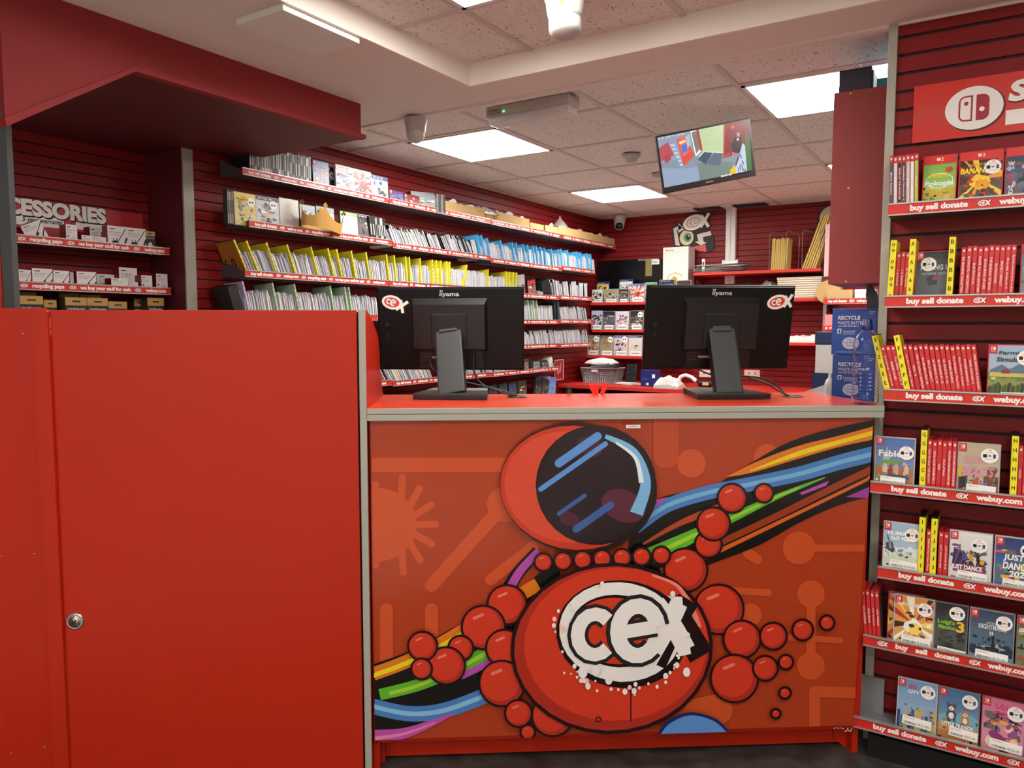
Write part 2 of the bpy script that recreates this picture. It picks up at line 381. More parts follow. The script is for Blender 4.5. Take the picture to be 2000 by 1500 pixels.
mb = MB(); Ms = Matrix(((0, 1, 0, 0), (1, 0, 0, 0), (0, 0, 1, 0), (0, 0, 0, 1)))
n = len(prof); vs = [(-.021, y, z) for y, z in prof] + [(-.001, y, z) for y, z in prof]
mb.add(vs, [tuple(range(n)), tuple(range(2 * n - 1, n - 1, -1))] + [(i, i + n, (i + 1) % n + n, (i + 1) % n) for i in range(n)], RED)
sp = obj('side_panel', mb, counter)
obj('grey_edge', MB().box(-.0212, -.0008, -.003, .0, 0, 1.447, GREY, bev=.0008), sp)
mb = MB()
mb.box(0, .02, .03, .44, 0, ZT - .038, RED); mb.box(1.555, 1.575, .04, .40, 0, ZT - .038, RED)
mb.box(.02, 1.56, .395, .41, .05, ZT - .038, RED); mb.box(0, 1.575, .03, .045, .09, ZT - .038, RED)
obj('carcass', mb, counter)
mb = MB(); mb.box(.028, 1.54, .085, .1, .012, .1, RED); mb.box(.012, .032, .07, .082, 0, .1, RED)
mb.prism([(1.548, 0), (1.573, 0), (1.573, .1), (1.50, .1), (1.515, .03)], .075, .085, RED)
obj('plinth', mb, counter)
# picture panel: orange ground, circuit shapes, rainbow ribbons, round shapes and the painted shop mark
YA = .018
ART = lambda c: mat(c, .16, 0, 0, .0, .5, .0)
def A(px, py):
    x, z = cpl(px, py, YA); z = max(.1075, min(ZT - .041, z)); return max(.0075, min(x, 1.544 + (z - .106) * .0294)), z
def AP(l): return [A(*p) for p in l]
mb = MB(); az = 0
def lay(): 
    global az; az += .00012; return YA - az
W_, W2_ = A(725, 823), A(1706, 1421)
base = AP([(723, 815), (1708, 812), (1666, 1421), (729, 1451)])
mb.prism([(.006, .106), (1.545, .106), (1.575, ZT - .04), (.006, ZT - .04)], YA, YA + .008, ART('B03E1A'))
LT = ART('CE5226'); LT2 = ART('D45A2C')
def poly(l, c, y=None): mb.flat(AP(l), ART(c) if isinstance(c, str) else c, lay() if y is None else y)
def circ(x, y, r, c, r2=None, rot=0, n=30):
    r2 = r2 or r
    poly([(x + math.cos(t) * r * math.cos(rot) - math.sin(t) * r2 * math.sin(rot), y + math.cos(t) * r * math.sin(rot) + math.sin(t) * r2 * math.cos(rot)) for t in (2 * PI * k / n for k in range(n))], c)
def cap(x0, y0, x1, y1, w, c):                                     # rounded bar
    a = math.atan2(y1 - y0, x1 - x0); r = w / 2; l = []
    for k in range(9): t = a + PI / 2 + PI * k / 8; l.append((x0 + r * math.cos(t), y0 + r * math.sin(t)))
    for k in range(9): t = a - PI / 2 + PI * k / 8; l.append((x1 + r * math.cos(t), y1 + r * math.sin(t)))
    poly(l, c)
def smooth(pts, n=8):
    out = []
    for i in range(len(pts) - 1):
        p0 = pts[max(i - 1, 0)]; p1 = pts[i]; p2 = pts[i + 1]; p3 = pts[min(i + 2, len(pts) - 1)]
        for k in range(n):
            t = k / n
            out.append(tuple(.5 * (2 * p1[j] + (p2[j] - p0[j]) * t + (2 * p0[j] - 5 * p1[j] + 4 * p2[j] - p3[j]) * t * t + (3 * p1[j] - p0[j] - 3 * p2[j] + p3[j]) * t ** 3) for j in (0, 1)))
    return out + [pts[-1]]
def rib(pts, w0, w1, c, y=None):                                   # flat ribbon following photo points
    P = smooth(pts); n = len(P); L = []; Q = []
    for i, p in enumerate(P):
        a = P[max(i - 1, 0)]; b = P[min(i + 1, n - 1)]; dx, dy = b[0] - a[0], b[1] - a[1]; l = math.hypot(dx, dy) or 1
        k = (w0 + (w1 - w0) * i / (n - 1)) / 2
        L.append((p[0] - dy / l * k, p[1] + dx / l * k)); Q.append((p[0] + dy / l * k, p[1] - dx / l * k))
    yy = lay() if y is None else y; m = ART(c)
    for i in range(n - 1): mb.flat(AP([L[i], Q[i], Q[i + 1], L[i + 1]]), m, yy)
poly([(727, 894), (1010, 894), (1010, 922), (727, 922)], LT)
circ(736, 1025, 78, LT, 72)
for k in range(7):
    t = -1.15 + k * .38; cap(770 + 30 * math.cos(t), 1025 + 30 * math.sin(t), 742 + 108 * math.cos(t), 1025 + 102 * math.sin(t), 14, LT)
poly([(726, 940), (740, 940), (740, 1110), (728, 1110)], LT)
cap(843, 1143, 985, 985, 26, LT); circ(985, 985, 34, LT); cap(958, 1132, 1040, 1068, 22, LT)
for c in ((1350, 905, 28), (1498, 893, 26), (1560, 1070, 32), (1583, 1160, 27), (1583, 1300, 27), (1395, 905, 0), (1340, 815, 0), (1465, 1200, 22)):
    if c[2]: circ(*c, LT)
cap(1570, 1070, 1684, 1070, 14, LT); cap(1583, 1160, 1583, 1300, 18, LT); cap(1380, 1150, 1500, 1157, 14, LT); cap(1460, 1080, 1478, 1092, 20, LT)
for x in (755, 843): cap(x, 1190, x, 1290, 26, LT)
cap(1300, 825, 1300, 890, 50, ART('BF4822')); cap(1590, 1350, 1680, 1352, 22, LT); cap(1590, 1350, 1590, 1425, 22, LT); cap(1330, 1400, 1400, 1385, 60, LT)
cap(1640, 900, 1640, 960, 12, LT); cap(1480, 1240, 1640, 1250, 12, LT)
K = '14110F'
# ribbon to the upper right
poly(smooth([(1235, 1000), (1300, 968), (1380, 955), (1440, 920), (1530, 868), (1620, 838), (1706, 820)], 6) + smooth([(1704, 968), (1640, 985), (1560, 1020), (1480, 1065), (1390, 1100), (1300, 1140), (1220, 1120)], 6), K)
poly(smooth([(1415, 932), (1480, 900), (1560, 870), (1640, 850), (1706, 832)], 6) + smooth([(1705, 858), (1640, 872), (1560, 895), (1470, 922), (1415, 932)], 6), 'E07A1C')
poly(smooth([(1465, 918), (1560, 880), (1640, 858), (1706, 840)], 6) + smooth([(1706, 849), (1640, 867), (1560, 890), (1465, 920)], 6), 'F0D21E')
rib([(1240, 1030), (1300, 988), (1380, 962), (1460, 946), (1560, 925), (1640, 902), (1705, 886)], 26, 30, '4A80C4'); rib([(1240, 1030), (1300, 988), (1380, 962), (1460, 946), (1560, 925), (1640, 902), (1705, 886)], 8, 9, '74B4DC')
rib([(1270, 1085), (1340, 1052), (1430, 1010), (1520, 968), (1610, 932)], 34, 2, '5FB830'); rib([(1275, 1083), (1340, 1052), (1430, 1010), (1520, 968), (1560, 952)], 10, 2, 'A4D63A')
rib([(1255, 1062), (1330, 1020), (1420, 985)], 4, 18, 'B04A22'); rib([(1290, 1115), (1400, 1062), (1520, 1005), (1640, 945), (1704, 915)], 12, 14, '9C3A18'); rib([(1330, 1110), (1440, 1058), (1560, 1000), (1704, 930)], 9, 6, 'D8641E')
poly([(1560, 962), (1618, 938), (1612, 948), (1565, 966)], 'B850B0'); poly([(1650, 970), (1704, 950), (1704, 972)], 'A040A0'); poly([(1280, 975), (1305, 970), (1282, 988)], 'B850B0')
# ribbon to the lower left
poly(smooth([(728, 1296), (800, 1270), (880, 1228), (960, 1180), (1040, 1130), (1090, 1080)], 6) + smooth([(1100, 1200), (1030, 1280), (950, 1345), (860, 1405), (800, 1430), (730, 1448)], 6), K)
rib([(729, 1315), (800, 1288), (880, 1245), (960, 1195), (1050, 1140)], 26, 26, 'E07A1C'); rib([(729, 1318), (800, 1291), (880, 1250), (960, 1200)], 9, 9, 'F2DA20')
rib([(742, 1355), (820, 1335), (900, 1300), (980, 1255)], 22, 26, '5FB830'); rib([(760, 1353), (820, 1336), (900, 1301), (980, 1256)], 7, 8, 'A4D63A')
rib([(729, 1378), (800, 1392), (870, 1385), (960, 1352)], 30, 30, '4A80C4'); rib([(729, 1378), (800, 1392), (870, 1385), (960, 1352)], 9, 9, '86C0E4')
rib([(730, 1438), (790, 1430), (850, 1408), (885, 1392)], 30, 2, 'C050AC'); rib([(732, 1440), (790, 1431), (850, 1409)], 8, 2, 'E088B4')
rib([(985, 1165), (1010, 1120), (1050, 1075)], 28, 22, K); rib([(990, 1160), (1015, 1115), (1052, 1075)], 18, 14, 'B850B0')
rib([(900, 1320), (960, 1290)], 12, 14, 'B850B0')
# round red shapes joined by tubes
def ball(x, y, r):
    circ(x, y, r + 4.5, '240A0C'); circ(x, y, r, 'B02E20'); circ(x - r * .08, y - r * .08, r * .9, 'D23A22'); cap(x - r * .45, y - r * .45, x - r * .05, y - r * .62, r * .14, 'E8806C')
for x, y, r in ((1338, 1112, 40), (1382, 1062, 24), (1392, 1022, 30), (1428, 972, 26), (1490, 962, 16), (1402, 1188, 46), (1447, 1246, 34), (1508, 1240, 24), (1565, 1228, 18), (1432, 1322, 44), (1492, 1302, 22), (1532, 1290, 12), (1530, 1350, 9), (1512, 1390, 7),
                (990, 1178, 36), (944, 1222, 40), (900, 1262, 22), (872, 1296, 34), (826, 1258, 26), (824, 1302, 18), (985, 1262, 34), (980, 1330, 42), (1012, 1388, 24), (1078, 1392, 38), (1030, 1424, 12), (1610, 1212, 12)): ball(x, y, r)
poly([(1278, 1432)] + smooth([(1278, 1432), (1300, 1402), (1345, 1385), (1395, 1398), (1425, 1428)], 5), '1A2A60'); poly([(1286, 1430)] + smooth([(1286, 1430), (1305, 1407), (1345, 1391), (1390, 1402), (1417, 1426)], 5), '5C94D8')
# ring shape on top: dark disc in a red rim, with loose pale bubbles
circ(1128, 950, 153, '240A0C', 126, .12); circ(1122, 950, 146, 'C8361F', 120, .12); circ(1112, 948, 128, 'D8482E', 108, .12)
circ(1162, 945, 117, '160A10', 116); circ(1162, 945, 110, '220D18', 110)
for x, y, r, c in ((1215, 985, 44, '5A2238'), (1150, 870, 26, '4A1A30'), (1110, 1010, 20, '4A1A30')): circ(x, y, r, c, r * .7, .4)
for k_, (x, y, l_, w_) in enumerate(((1120, 880, 90, 16), (1105, 915, 150, 10), (1150, 1010, 80, 14), (1110, 985, 60, 8))): cap(x - l_ / 3, y + l_ / 4, x + l_ / 2, y - l_ / 3, w_, '5C94D8' if k_ < 2 else '3A5EA0')
rib([(1180, 850), (1235, 880), (1258, 940), (1240, 1000)], 8, 26, '7CB8E4'); rib([(1200, 862), (1238, 892), (1250, 940)], 4, 10, 'E4EEF4')
for x in range(1060, 1290, 38): ball(x, 1094 - (x - 1060) * .06, 15)
# big oval body with the shop mark
circ(1192, 1260, 196, '240A0C', 166, -.06); circ(1192, 1260, 189, 'B02E20', 159, -.06); circ(1200, 1252, 178, 'D63C22', 148, -.06)
rib([(1270, 1118), (1320, 1140), (1350, 1190), (1360, 1220)], 4, 12, 'F08A78')
cap(1229, 1345, 1229, 1400, 3, '4A1420'); circ(1229, 1342, 3, '2A0A10'); circ(1166, 1397, 6, '4A1420'); circ(1166, 1397, 3, 'C8361F')
# shop mark, painted look
WT = 'F4F0EC'; PK = 'F2CFC8'
circ(1212, 1232, 128, '1E0C0C', 104, .12); circ(1208, 1228, 118, WT, 96, .12); circ(1203, 1226, 92, '1E0C0C', 70, .1); circ(1200, 1226, 86, 'D63C22', 64, .1)
rib([(1295, 1165), (1330, 1215), (1365, 1275)], 44, 50, '1E0C0C'); rib([(1340, 1165), (1310, 1215), (1275, 1290)], 44, 44, '1E0C0C')
rib([(1278, 1172), (1310, 1215), (1336, 1262)], 34, 36, WT); rib([(1322, 1172), (1300, 1215), (1250, 1300)], 34, 40, WT)
poly([(1300, 1158), (1328, 1160), (1330, 1192)], WT); poly([(1318, 1276), (1340, 1240), (1345, 1270)], WT)
o_ = A(1206, 1226); s1 = (A(1224, 1100)[1] - A(1224, 1200)[1]) / 100; hh_ = 228 * s1
dd_ = lambda x, z: (o_[0] + (x + .16) * hh_ * 1.12, o_[1] + z * hh_ * 1.12)
az += .0012
mb.cestroke(dd_, hh_, .175, .115, YA - az, ID, .0002, ART(WT)); az += .0016
for k in range(46):
    t = rnd.uniform(0, 2 * PI); q = rnd.uniform(.92, 1.16); r = rnd.choice([2, 2.5, 3, 4, 5])
    circ(1212 + math.cos(t) * 122 * q, 1236 + math.sin(t) * 100 * q, r, WT if rnd.random() < .8 else PK, r * 1.2, 0, 10)
for x, y, r in ((1335, 1303, 7), (1145, 1330, 5), (1278, 1331, 3), (1160, 1300, 8), (1185, 1318, 7), (1135, 1303, 9)): circ(x, y, r, WT, r * 1.3, 0, 12)
p = A(1232, 830); mb.rect(p[0] - .022, p[0] + .022, p[1] - .005, p[1] + .005, TXT, lay()); mb.text('#  08000012+', p[0], p[1], .034, .005, INK, lay())
for k in range(14): q = A(1618 + rnd.uniform(0, 34), 1413 + rnd.uniform(-5, 5)); mb.disc(q[0], q[1], .0028, .0014, TXT, lay(), ID, rnd.uniform(0, 3), 6)
obj('picture_panel', mb, counter)

obj('gap_blocker', MB().box(-.045, -.0214, .0215, .035, 0, 1.44, BLACK), counter)  # added black strip, blocks light through the gap beside the door
# staff door and side panel to its left
door = thing('counter_door', 'tall plain red counter door with a round silver lock', 'door', CM @ T(-.47, 0, 0))
obj('door_panel', MB().box(-.439, .4425, 0, .02, .02, 1.4445, RED, bev=.0015), door)
lz = cpl(147, 1213, 0)
mb = MB(); ML = T(lz[0] + .47, 0, lz[1]) @ R(PI / 2, 'X')
CH = mat('B8B4AC', .22, .9)
mb.lathe([(.0265, 0), (.0262, .003), (.022, .006), (.0205, .005), (.017, .005), (.0165, .008), (.001, .0085)], CH, ML)
mb.lathe([(.0085, .008), (.008, .0105), (.001, .011)], mat('8A867C', .3, .9), ML @ T(-.002, .003, 0)); mb.box(-.0035, -.001, -.002, .008, .0108, .0116, INK, ML)
obj('lock', mb, door)
side = thing('counter_side_panel', 'plain red panel left of the counter door, with small screw holes', 'panel', CM @ T(-1.1, 0, 0))
obj('panel', MB().box(-.5, .147, 0, .02, 0, 1.450, RED, bev=.001), side)
mb = MB(); x0, x1 = -.9525 + 1.1, -.9095 + 1.1; pts = [(x0, 0), (x1, 0), (x1, 1.435)] + [(x1 - .014 + .014 * math.cos(a), 1.436 + .014 * math.sin(a)) for a in (.2, .5, .8, 1.1, 1.4)] + [(x0, 1.4505)]
mb.prism(pts, -.012, .0, RED); obj('cover_strip', mb, side)
mb = MB(); 
for px, py in ((45, 650), (67, 1080), (2, 1085), (87, 1458), (22, 1470)):
    q = cpl(px, py, 0); mb.disc(q[0] + 1.1, q[1], .0035, .0035, mat('C8A878', .8), -.0008, n=12); mb.disc(q[0] + 1.1, q[1] + .0012, .0026, .002, INK, -.0012, n=10)
obj('screw_holes', mb, side)
dp = thing('steel_post', 'dark grey upright post at the left edge above the red panel', 'post', CM @ T(*[a for a in (cpl(18, 599, .12)[0], .12)], 0))
obj('post', MB().box(-.016, .016, 0, .03, 0, 2.35, mat('3C4042', .55)), dp); obj('side_board', MB().box(-.10, -.024, .01, .03, 0, 1.62, RED).box(-.10, -.020, .012, .028, 1.62, 2.3, DARK), dp)  # dark upper sheet painted in for the black gap beside the post

# grommets
for px, py, l in ((1010, 775.5, 'round black cable grommet beside the left monitor'), (1548, 774.5, 'round black cable grommet beside the right monitor')):
    x, y = cz(px, py); tag(obj('cable_grommet', MB().lathe([(.036, 0), (.036, .002), (.03, .004), (.026, .0035), (.024, .001)], BLACK), None, CM @ T(x, y, ZT)), l, 'cable grommet')

# ------------------------------------------------------------------ monitors
MBK = mat('070708', .5, spec=.25); MBK2 = mat('101012', .38, spec=.5); STAND = mat('343636', .5, .2)
def monitor(cx, cy, cz_, rz, tilt, base_u, base_v, side_l, label, stick, cable):
    rb = CA + side_l
    BM = CM @ T(base_u, base_v, ZT) @ R(rb - CA, 'Z')
    t = thing('monitor', label, 'monitor', BM)
    HM = BM.inverted() @ (T(cx, cy, cz_) @ R(rz, 'Z') @ R(tilt, 'X'))
    b = MB(); w = .53 / 2; h = .2995 / 2
    b.box(-w, w, -.004, .012, -h, h, MBK, bev=.003); b.box(-w + .004, w - .004, -.012, -.003, -h + .004, h - .004, MBK, bev=.006)
    b.lathe([(.0075, 0), (.0065, .0015), (.005, .0005), (.003, .001)], MBK2, T(-.23, -.012, .012) @ R(PI / 2, 'X')); b.box(-.233, -.227, -.0135, -.012, -.032, -.012, INK, bev=.001)
    b.text('iiyama', 0, .122, .071, .019, mat('C4C4C4', .4, vary=0), -.0128, bold=.02, shear=.12)
    for k in (-.006, .0): b.disc(k - .026, .136, .0028, .0028, mat('C4C4C4', .4, vary=0), -.0128, n=10)
    shell = obj('screen_shell', b, t, HM)
    obj('screen', MB().box(-w + .012, w - .012, .0122, .013, -h + .012, h - .012, mat('101822', .2)), shell)
    b = MB()
    x0, x1, z0, z1 = -.132, .132, -.074, .107
    P0 = [(x0 - .003, z0 - .003), (x1 + .003, z0 - .003), (x1 + .003, z1 + .003), (x0 - .003, z1 + .003)]; P1 = [(x0 + .004, z0 + .004), (x1 - .004, z0 + .004), (x1 - .004, z1 - .018), (x0 + .004, z1 - .018)]
    vs = [(p[0], -.012, p[1]) for p in P0] + [(p[0], -.036, p[1]) for p in P1]
    b.add(vs, [(4, 5, 6, 7), (0, 1, 5, 4), (1, 2, 6, 5), (2, 3, 7, 6), (3, 0, 4, 7)], MBK2)
    b.box(x0 + .016, x1 - .016, -.0368, -.035, z1 - .030, z1 - .024, INK)
    obj('rear_housing', b, shell)
    b = MB(); b.box(-.063, .063, -.041, -.035, -.072, .057, MBK2, bev=.004)
    for a in (-.053, .053):
        for c in (.046, -.062): b.lathe([(.004, 0), (.0035, .001), (.002, 0)], INK, T(a, -.041, c) @ R(PI / 2, 'X'), 12)
    obj('mounting_plate', b, shell)
    b = MB(); b.box(-.112, .118, -.0126, -.012, -.140, -.076, mat('0A0808', .5)); b.prism([(-.118, -.142), (.124, -.142), (.112, -.130), (-.106, -.130)], -.016, -.012, MBK2)
    b.rect(-.068, -.030, -.106, -.099, mat('C9B4A6', .6), -.0135); b.rect(-.064, -.034, -.1035, -.1015, INK, -.0138)
    for k in range(3): b.rect(-.105, -.068 - k * .004, -.09 - k * .012, -.087 - k * .012, mat('4A3432', .6, vary=0), -.0132)
    obj('port_panel', b, shell)
    b = MB(); b.logo(stick, .094, .052, -.013, ID, mat('D8402C', .4, vary=0), .1 if stick > 0 else -.35, e=.0003); obj('sticker', b, shell, label='round black, white and red sticker')
    # stand: flat base and a broad slanted neck
    b = MB(); b.slab([(-.125, 0), (.125, 0), (.1, .25), (-.1, .25)], .002, .017, MBK2); b.slab([(-.127, -.002), (.127, -.002), (.127, .004), (.1, .252), (-.1, .252), (-.127, .004)], .015, .020, STAND)
    for a in (-.1, .1): b.box(a - .01, a + .01, .01, .03, 0, .003, BLACK)
    b.box(-.028, .028, -.0028, .0, .002, .014, INK)
    obj('base', b, t)
    top = HM @ Vector((0, -.046, -.02)); bot = Vector((0, .045, .018)); d = top - bot; L = d.length; a = math.atan2(d.y, d.z)
    b = MB(); NM = T(*bot) @ R(math.atan2(d.x, d.z), 'Y') @ R(-a, 'X')
    b.box(-.045, .045, -.008, .006, 0, L + .035, STAND, NM, .003); b.box(-.047, -.045, -.007, .03, 0, L, BLACK, NM); b.box(.045, .047, -.007, .03, 0, L, BLACK, NM)
    n_ = obj('neck', b, t)
    b = MB(); b.box(-.033, .033, -.013, .012, L + .012, L + .040, STAND, NM, .004); obj('hinge', b, t)
    for pts in cable:
        P = [BM.inverted() @ p for p in pts]; c = MB(); c.tube([tuple(q) for q in bez(P)], .0032, BLACK); obj('cable', c, t)
def bez(P, n=6):
    out = []
    for i in range(len(P) - 1):
        p0 = P[max(i - 1, 0)]; p1 = P[i]; p2 = P[i + 1]; p3 = P[min(i + 2, len(P) - 1)]
        for k in range(n):
            t = k / n; out.append(.5 * (2 * p1 + (p2 - p0) * t + (2 * p0 - 5 * p1 + 4 * p2 - p3) * t * t + (3 * p1 - p0 - 3 * p2 + p3) * t ** 3))
    return out + [P[-1]]
def cw(px, py, y): x, z = cpl(px, py, y); return CM @ Vector((x, y, z))
monitor(-1.658, 2.184, 1.388, .4814, .104, .242, .245, -.13, 'black monitor seen from behind on the left, its sticker at the left corner', -.203,
        [[cw(925, 688, .43), cw(927, 730, .42), cw(945, 752, .40), cw(985, 768, .36), Vector((*(CM @ Vector((*cz(1003, 775), 0))).xy, ZT + .004))],
         [cw(840, 705, .43), cw(850, 725, .40), cw(905, 745, .40), cw(955, 756, .39), cw(990, 766, .37), Vector((*(CM @ Vector((*cz(1010, 775), 0))).xy, ZT + .004))]])
monitor(-.833, 2.66, 1.392, .6418, .18, 1.196, .207, .015, 'black monitor seen from behind on the right, its sticker at the right corner', .206,
        [[cw(1350, 690, .45), cw(1357, 715, .43), cw(1395, 733, .41), cw(1460, 735, .40), cw(1500, 742, .37), cw(1525, 760, .34), Vector((*(CM @ Vector((*cz(1535, 774), 0))).xy, ZT + .004))],
         [cw(1462, 738, .42), cw(1495, 748, .39), cw(1518, 762, .36), Vector((*(CM @ Vector((*cz(1540, 775), 0))).xy, ZT + .004))]])

# bottle
BP = CM @ Vector((*cz(1691, 791.5), ZT)); BP = CM @ Vector((1.557, .04, ZT + .0005))
bt = thing('water_bottle', 'clear ridged plastic bottle with a dark blue cap at the counter end', 'bottle', T(*BP))
pr = [(.001, .004), (.028, .0), (.036, .004), (.0395, .012), (.040, .03)]
for k in range(6): z = .034 + k * .0125; pr += [(.0408, z), (.0362, z + .004), (.0362, z + .007), (.0408, z + .011)]
pr += [(.039, .112), (.0345, .122), (.034, .135), (.037, .150), (.0395, .162), (.0395, .168)]
for k in range(3): z = .171 + k * .008; pr += [(.0395, z), (.0375, z + .003), (.0392, z + .006)]
pr += [(.036, .202), (.029, .216), (.019, .228), (.0135, .234), (.0135, .24)]
PET = clear_mat('clear_plastic', 'FAFBFF', .0, 1.22)
pi_ = [(max(r_ - .0012, .0002), z_ + (.0012 if z_ < .02 else 0)) for r_, z_ in pr]
obj('bottle_body', MB().lathe(pr + pi_[::-1], PET, n=40, cap=False), bt)
mb = MB(); mb.lathe([(.0155, .233), (.0165, .236), (.0165, .247), (.015, .250), (.0135, .252), (.0135, .266), (.012, .268), (.001, .268)], mat('1A2258', .35), n=24)
obj('cap', mb, bt)

# ------------------------------------------------------------------ shelves
SEG = [('buy sell donate', .034, .163), ('', .196, 0), ('webuy.com', .228, .325), ('', .356, 0), ('recycling pays', .387, .511), ('', .544, 0), ('we buy your stuff for cash', .575, .795), ('', .829, 0), ('webuy.com', .866, .965)]
SEGR = [(t, .02 + a * 1.165, .02 + c * 1.165) for t, a, c in SEG]
def strip_mb(L, h, segs, start=0., detail=True):                   # ticket strip along +x, front at y = 0
    b = MB(); b.box(0, L, -.003, .001, 0, h, STRIPRED); b.box(0, L, -.006, .002, -.0012, .0025, METAL); b.box(0, L, -.006, .004, h - .002, h + .0025, METAL)
    for t, x0, x1 in segs:
        if max(x0, x1) > L - .005: continue
        if not t: b.logo(x0, h * .52, h * .52, -.003, ID, STRIPRED, simple=True, e=.00025); continue
        de = any(q in t for q in 'yg') ; b.text(t, (x0 + x1) / 2, h * (.47 if de else .53), x1 - x0, h * (.68 if de else .52), TXT, -.0034, bold=.05)
    if detail:
        for k in range(int(L / .09)):
            u = k * .09 + rnd.uniform(.0, .06); b.band([(u, .003), (u + .006, h * .5), (u + .004 + rnd.uniform(-.004, .008), h - .004)], .0014, STRIPDARK, -.0031)
    return b
def shelf(label, M, L, depth, h, segs, start=0., fins=(1, 1), board=SHELFGREY, grp=None, strip=True, back=.09, lab2=None):
    t = thing('wall_shelf', label, 'shelf', M, grp)
    obj('shelf_board', MB().box(0, L, .0015, depth, -.0, .004, board), t)
    if strip: obj('ticket_strip', strip_mb(L, h, segs, start), t)
    else: obj('front_edge', MB().box(0, L, -.002, .0015, -.012, h, board), t)
    for s_, x in zip(fins, (.002, L - .004)):
        if s_:
            b = MB(); pts = [(0.002, .004), (depth, .004), (depth, back), (.03, h), (.002, h)]
            n = len(pts); vs = [(x, p[0], p[1]) for p in pts] + [(x + .002, p[0], p[1]) for p in pts]
            b.add(vs, [tuple(range(n)), tuple(range(2 * n - 1, n - 1, -1))] + [(i, i + n, (i + 1) % n + n, (i + 1) % n) for i in range(n)], board)
            obj('end_bracket', b, t)
    return t
LW = lambda y, z, x=-2.985: T(x, y, z) @ R(PI / 2, 'Z')            # frame of a left wall shelf: x to the right, y to the wall
DEP = 2.985 - 3.154
DP = .168
rowsL = {'A': [(2.343, 3.342, 2.100), (3.352, 4.39, 2.100), (4.40, 5.40, 2.098), (5.41, 6.44, 2.098)],
         'B': [(2.372, 3.37, 1.862), (3.38, 4.39, 1.850), (4.395, 5.41, 1.836), (5.42, 5.99, 1.848)],
         'C': [(2.341, 3.335, 1.628), (3.345, 4.345, 1.628), (4.355, 5.37, 1.606), (5.38, 5.97, 1.612)],
         'D': [(2.341, 3.24, 1.428), (3.25, 4.35, 1.42), (4.36, 5.37, 1.412), (5.38, 6.0, 1.418)],
         'E': [(2.341, 3.335, 1.228), (3.345, 4.345, 1.226), (4.355, 5.37, 1.224), (5.38, 5.98, 1.220)],
         'F': [(2.341, 3.355, 1.050), (3.365, 4.385, 1.042), (4.395, 5.39, 1.038)],
         'G': [(2.341, 3.355, .80), (3.365, 4.385, .80), (4.395, 5.39, .80)]}
RN = dict(A='top', B='second', C='third', D='fourth', E='fifth', F='sixth', G='lowest')
for k, us in rowsL.items():
    for i, (a, b, z) in enumerate(us):
        shelf(f'red-stripped grey shelf, {ORD[i]} section from the left of the {RN[k]} left-wall row', LW(a, z), b - a, DP, .030, SEG, .03 if k != 'D' or i else .01, (i == 0, i == len(us) - 1), grp=None)

# ------------------------------------------------------------------ flat file sleeves and letter dividers
SW = [mat(c, .5, vary=.02) for c in ('CFCFD4', 'C4C4CB', 'D6D4D3', 'B4B5BD')]; SBLK = mat('101012', .35); SCREAM = mat('E8DFC4', .5)
def sleeve_mesh(w, h, d, m, top=None):
    b = MB(); n = 4; vs = []; bow = rnd.uniform(-.003, .003)
    for i in range(n + 1):
        z = h * i / n; o = bow * math.sin(PI * i / n)
        for x, y in ((-w / 2 + o, 0), (w / 2 + o, 0), (w / 2 + o, d), (-w / 2 + o, d)): vs.append((x, y + (0 if i < n else rnd.uniform(0, .006)), z + (rnd.uniform(-.004, .004) if i == n else 0)))
    fs = []
    for i in range(n):
        for k in range(4): fs.append((i * 4 + k, i * 4 + (k + 1) % 4, (i + 1) * 4 + (k + 1) % 4, (i + 1) * 4 + k))
    fs.append((n * 4, n * 4 + 1, n * 4 + 2, n * 4 + 3))
    b.add(vs, fs, m)
    if top: b.box(-w / 2 - .0004, w / 2 + .0004, -.001, d * .7, h - .02, h + .002, top)
    return b.mesh('paper_sleeve')
WV = [sleeve_mesh(.0042, rnd.choice((.112, .12, .126, .132, .138)), .125, SW[k % 4]) for k in range(16)]
BV = [sleeve_mesh(.004, .135, .125, SBLK) for k in range(2)] + [sleeve_mesh(.005, .13, .125, SW[0], SBLK) for k in range(2)]
CV = [sleeve_mesh(.005, .125, .125, SCREAM)]
NSL = 0; REST = MB()
SLAB = {'B': ('white paper disc sleeve leaning among black ones on the second left-wall shelf', 'leaning sleeves on the second shelf'),
        'Bb': ('white paper disc sleeve filed between blue dividers on the second left-wall shelf', 'sleeves between the blue dividers'),
        'C': ('white paper disc sleeve filed between yellow dividers on the third left-wall shelf', 'sleeves between the yellow dividers'),
        'D': ('white paper disc sleeve filed between pale green dividers on the fourth left-wall shelf', 'sleeves between the green dividers')}
def sleeves(key, y0, y1, z, lean, dark=0., pitch=.0085, single=True, cream=.0, xo=0., sc_=1.):
    global NSL
    y = y0
    while y < y1:
        t = (y - y0) / max(1e-6, y1 - y0); a = lean[0] + (lean[1] - lean[0]) * t + rnd.uniform(-.06, .06)
        r = rnd.random(); me = rnd.choice(BV) if r < dark else (CV[0] if r < dark + cream else rnd.choice(WV))
        M = LW(y, z + .005, -2.999 + rnd.uniform(-.008, .0) + xo) @ R(a, 'Y') @ R(-.06, 'X') @ R(rnd.uniform(-.05, .05), 'Z') @ Matrix.Scale(sc_, 4, (0, 0, 1))
        if single and NSL < 300:
            o = obj('paper_sleeve', me, None, M); NSL += 1
            l, g = SLAB[key]
            if me in BV: l = l.replace('white paper disc', 'black edged disc'); g = 'black edged ' + g
            if me in CV: l = l.replace('white paper', 'cream paper'); g = 'cream ' + g
            tag(o, l, 'disc sleeve', g)
        else:
            REST.add([v.co[:] for v in me.vertices], [tuple(p.vertices) for p in me.polygons], me.materials[0], M)
        y += pitch * rnd.uniform(.8, 1.25) + (.0015 if me in BV else 0)
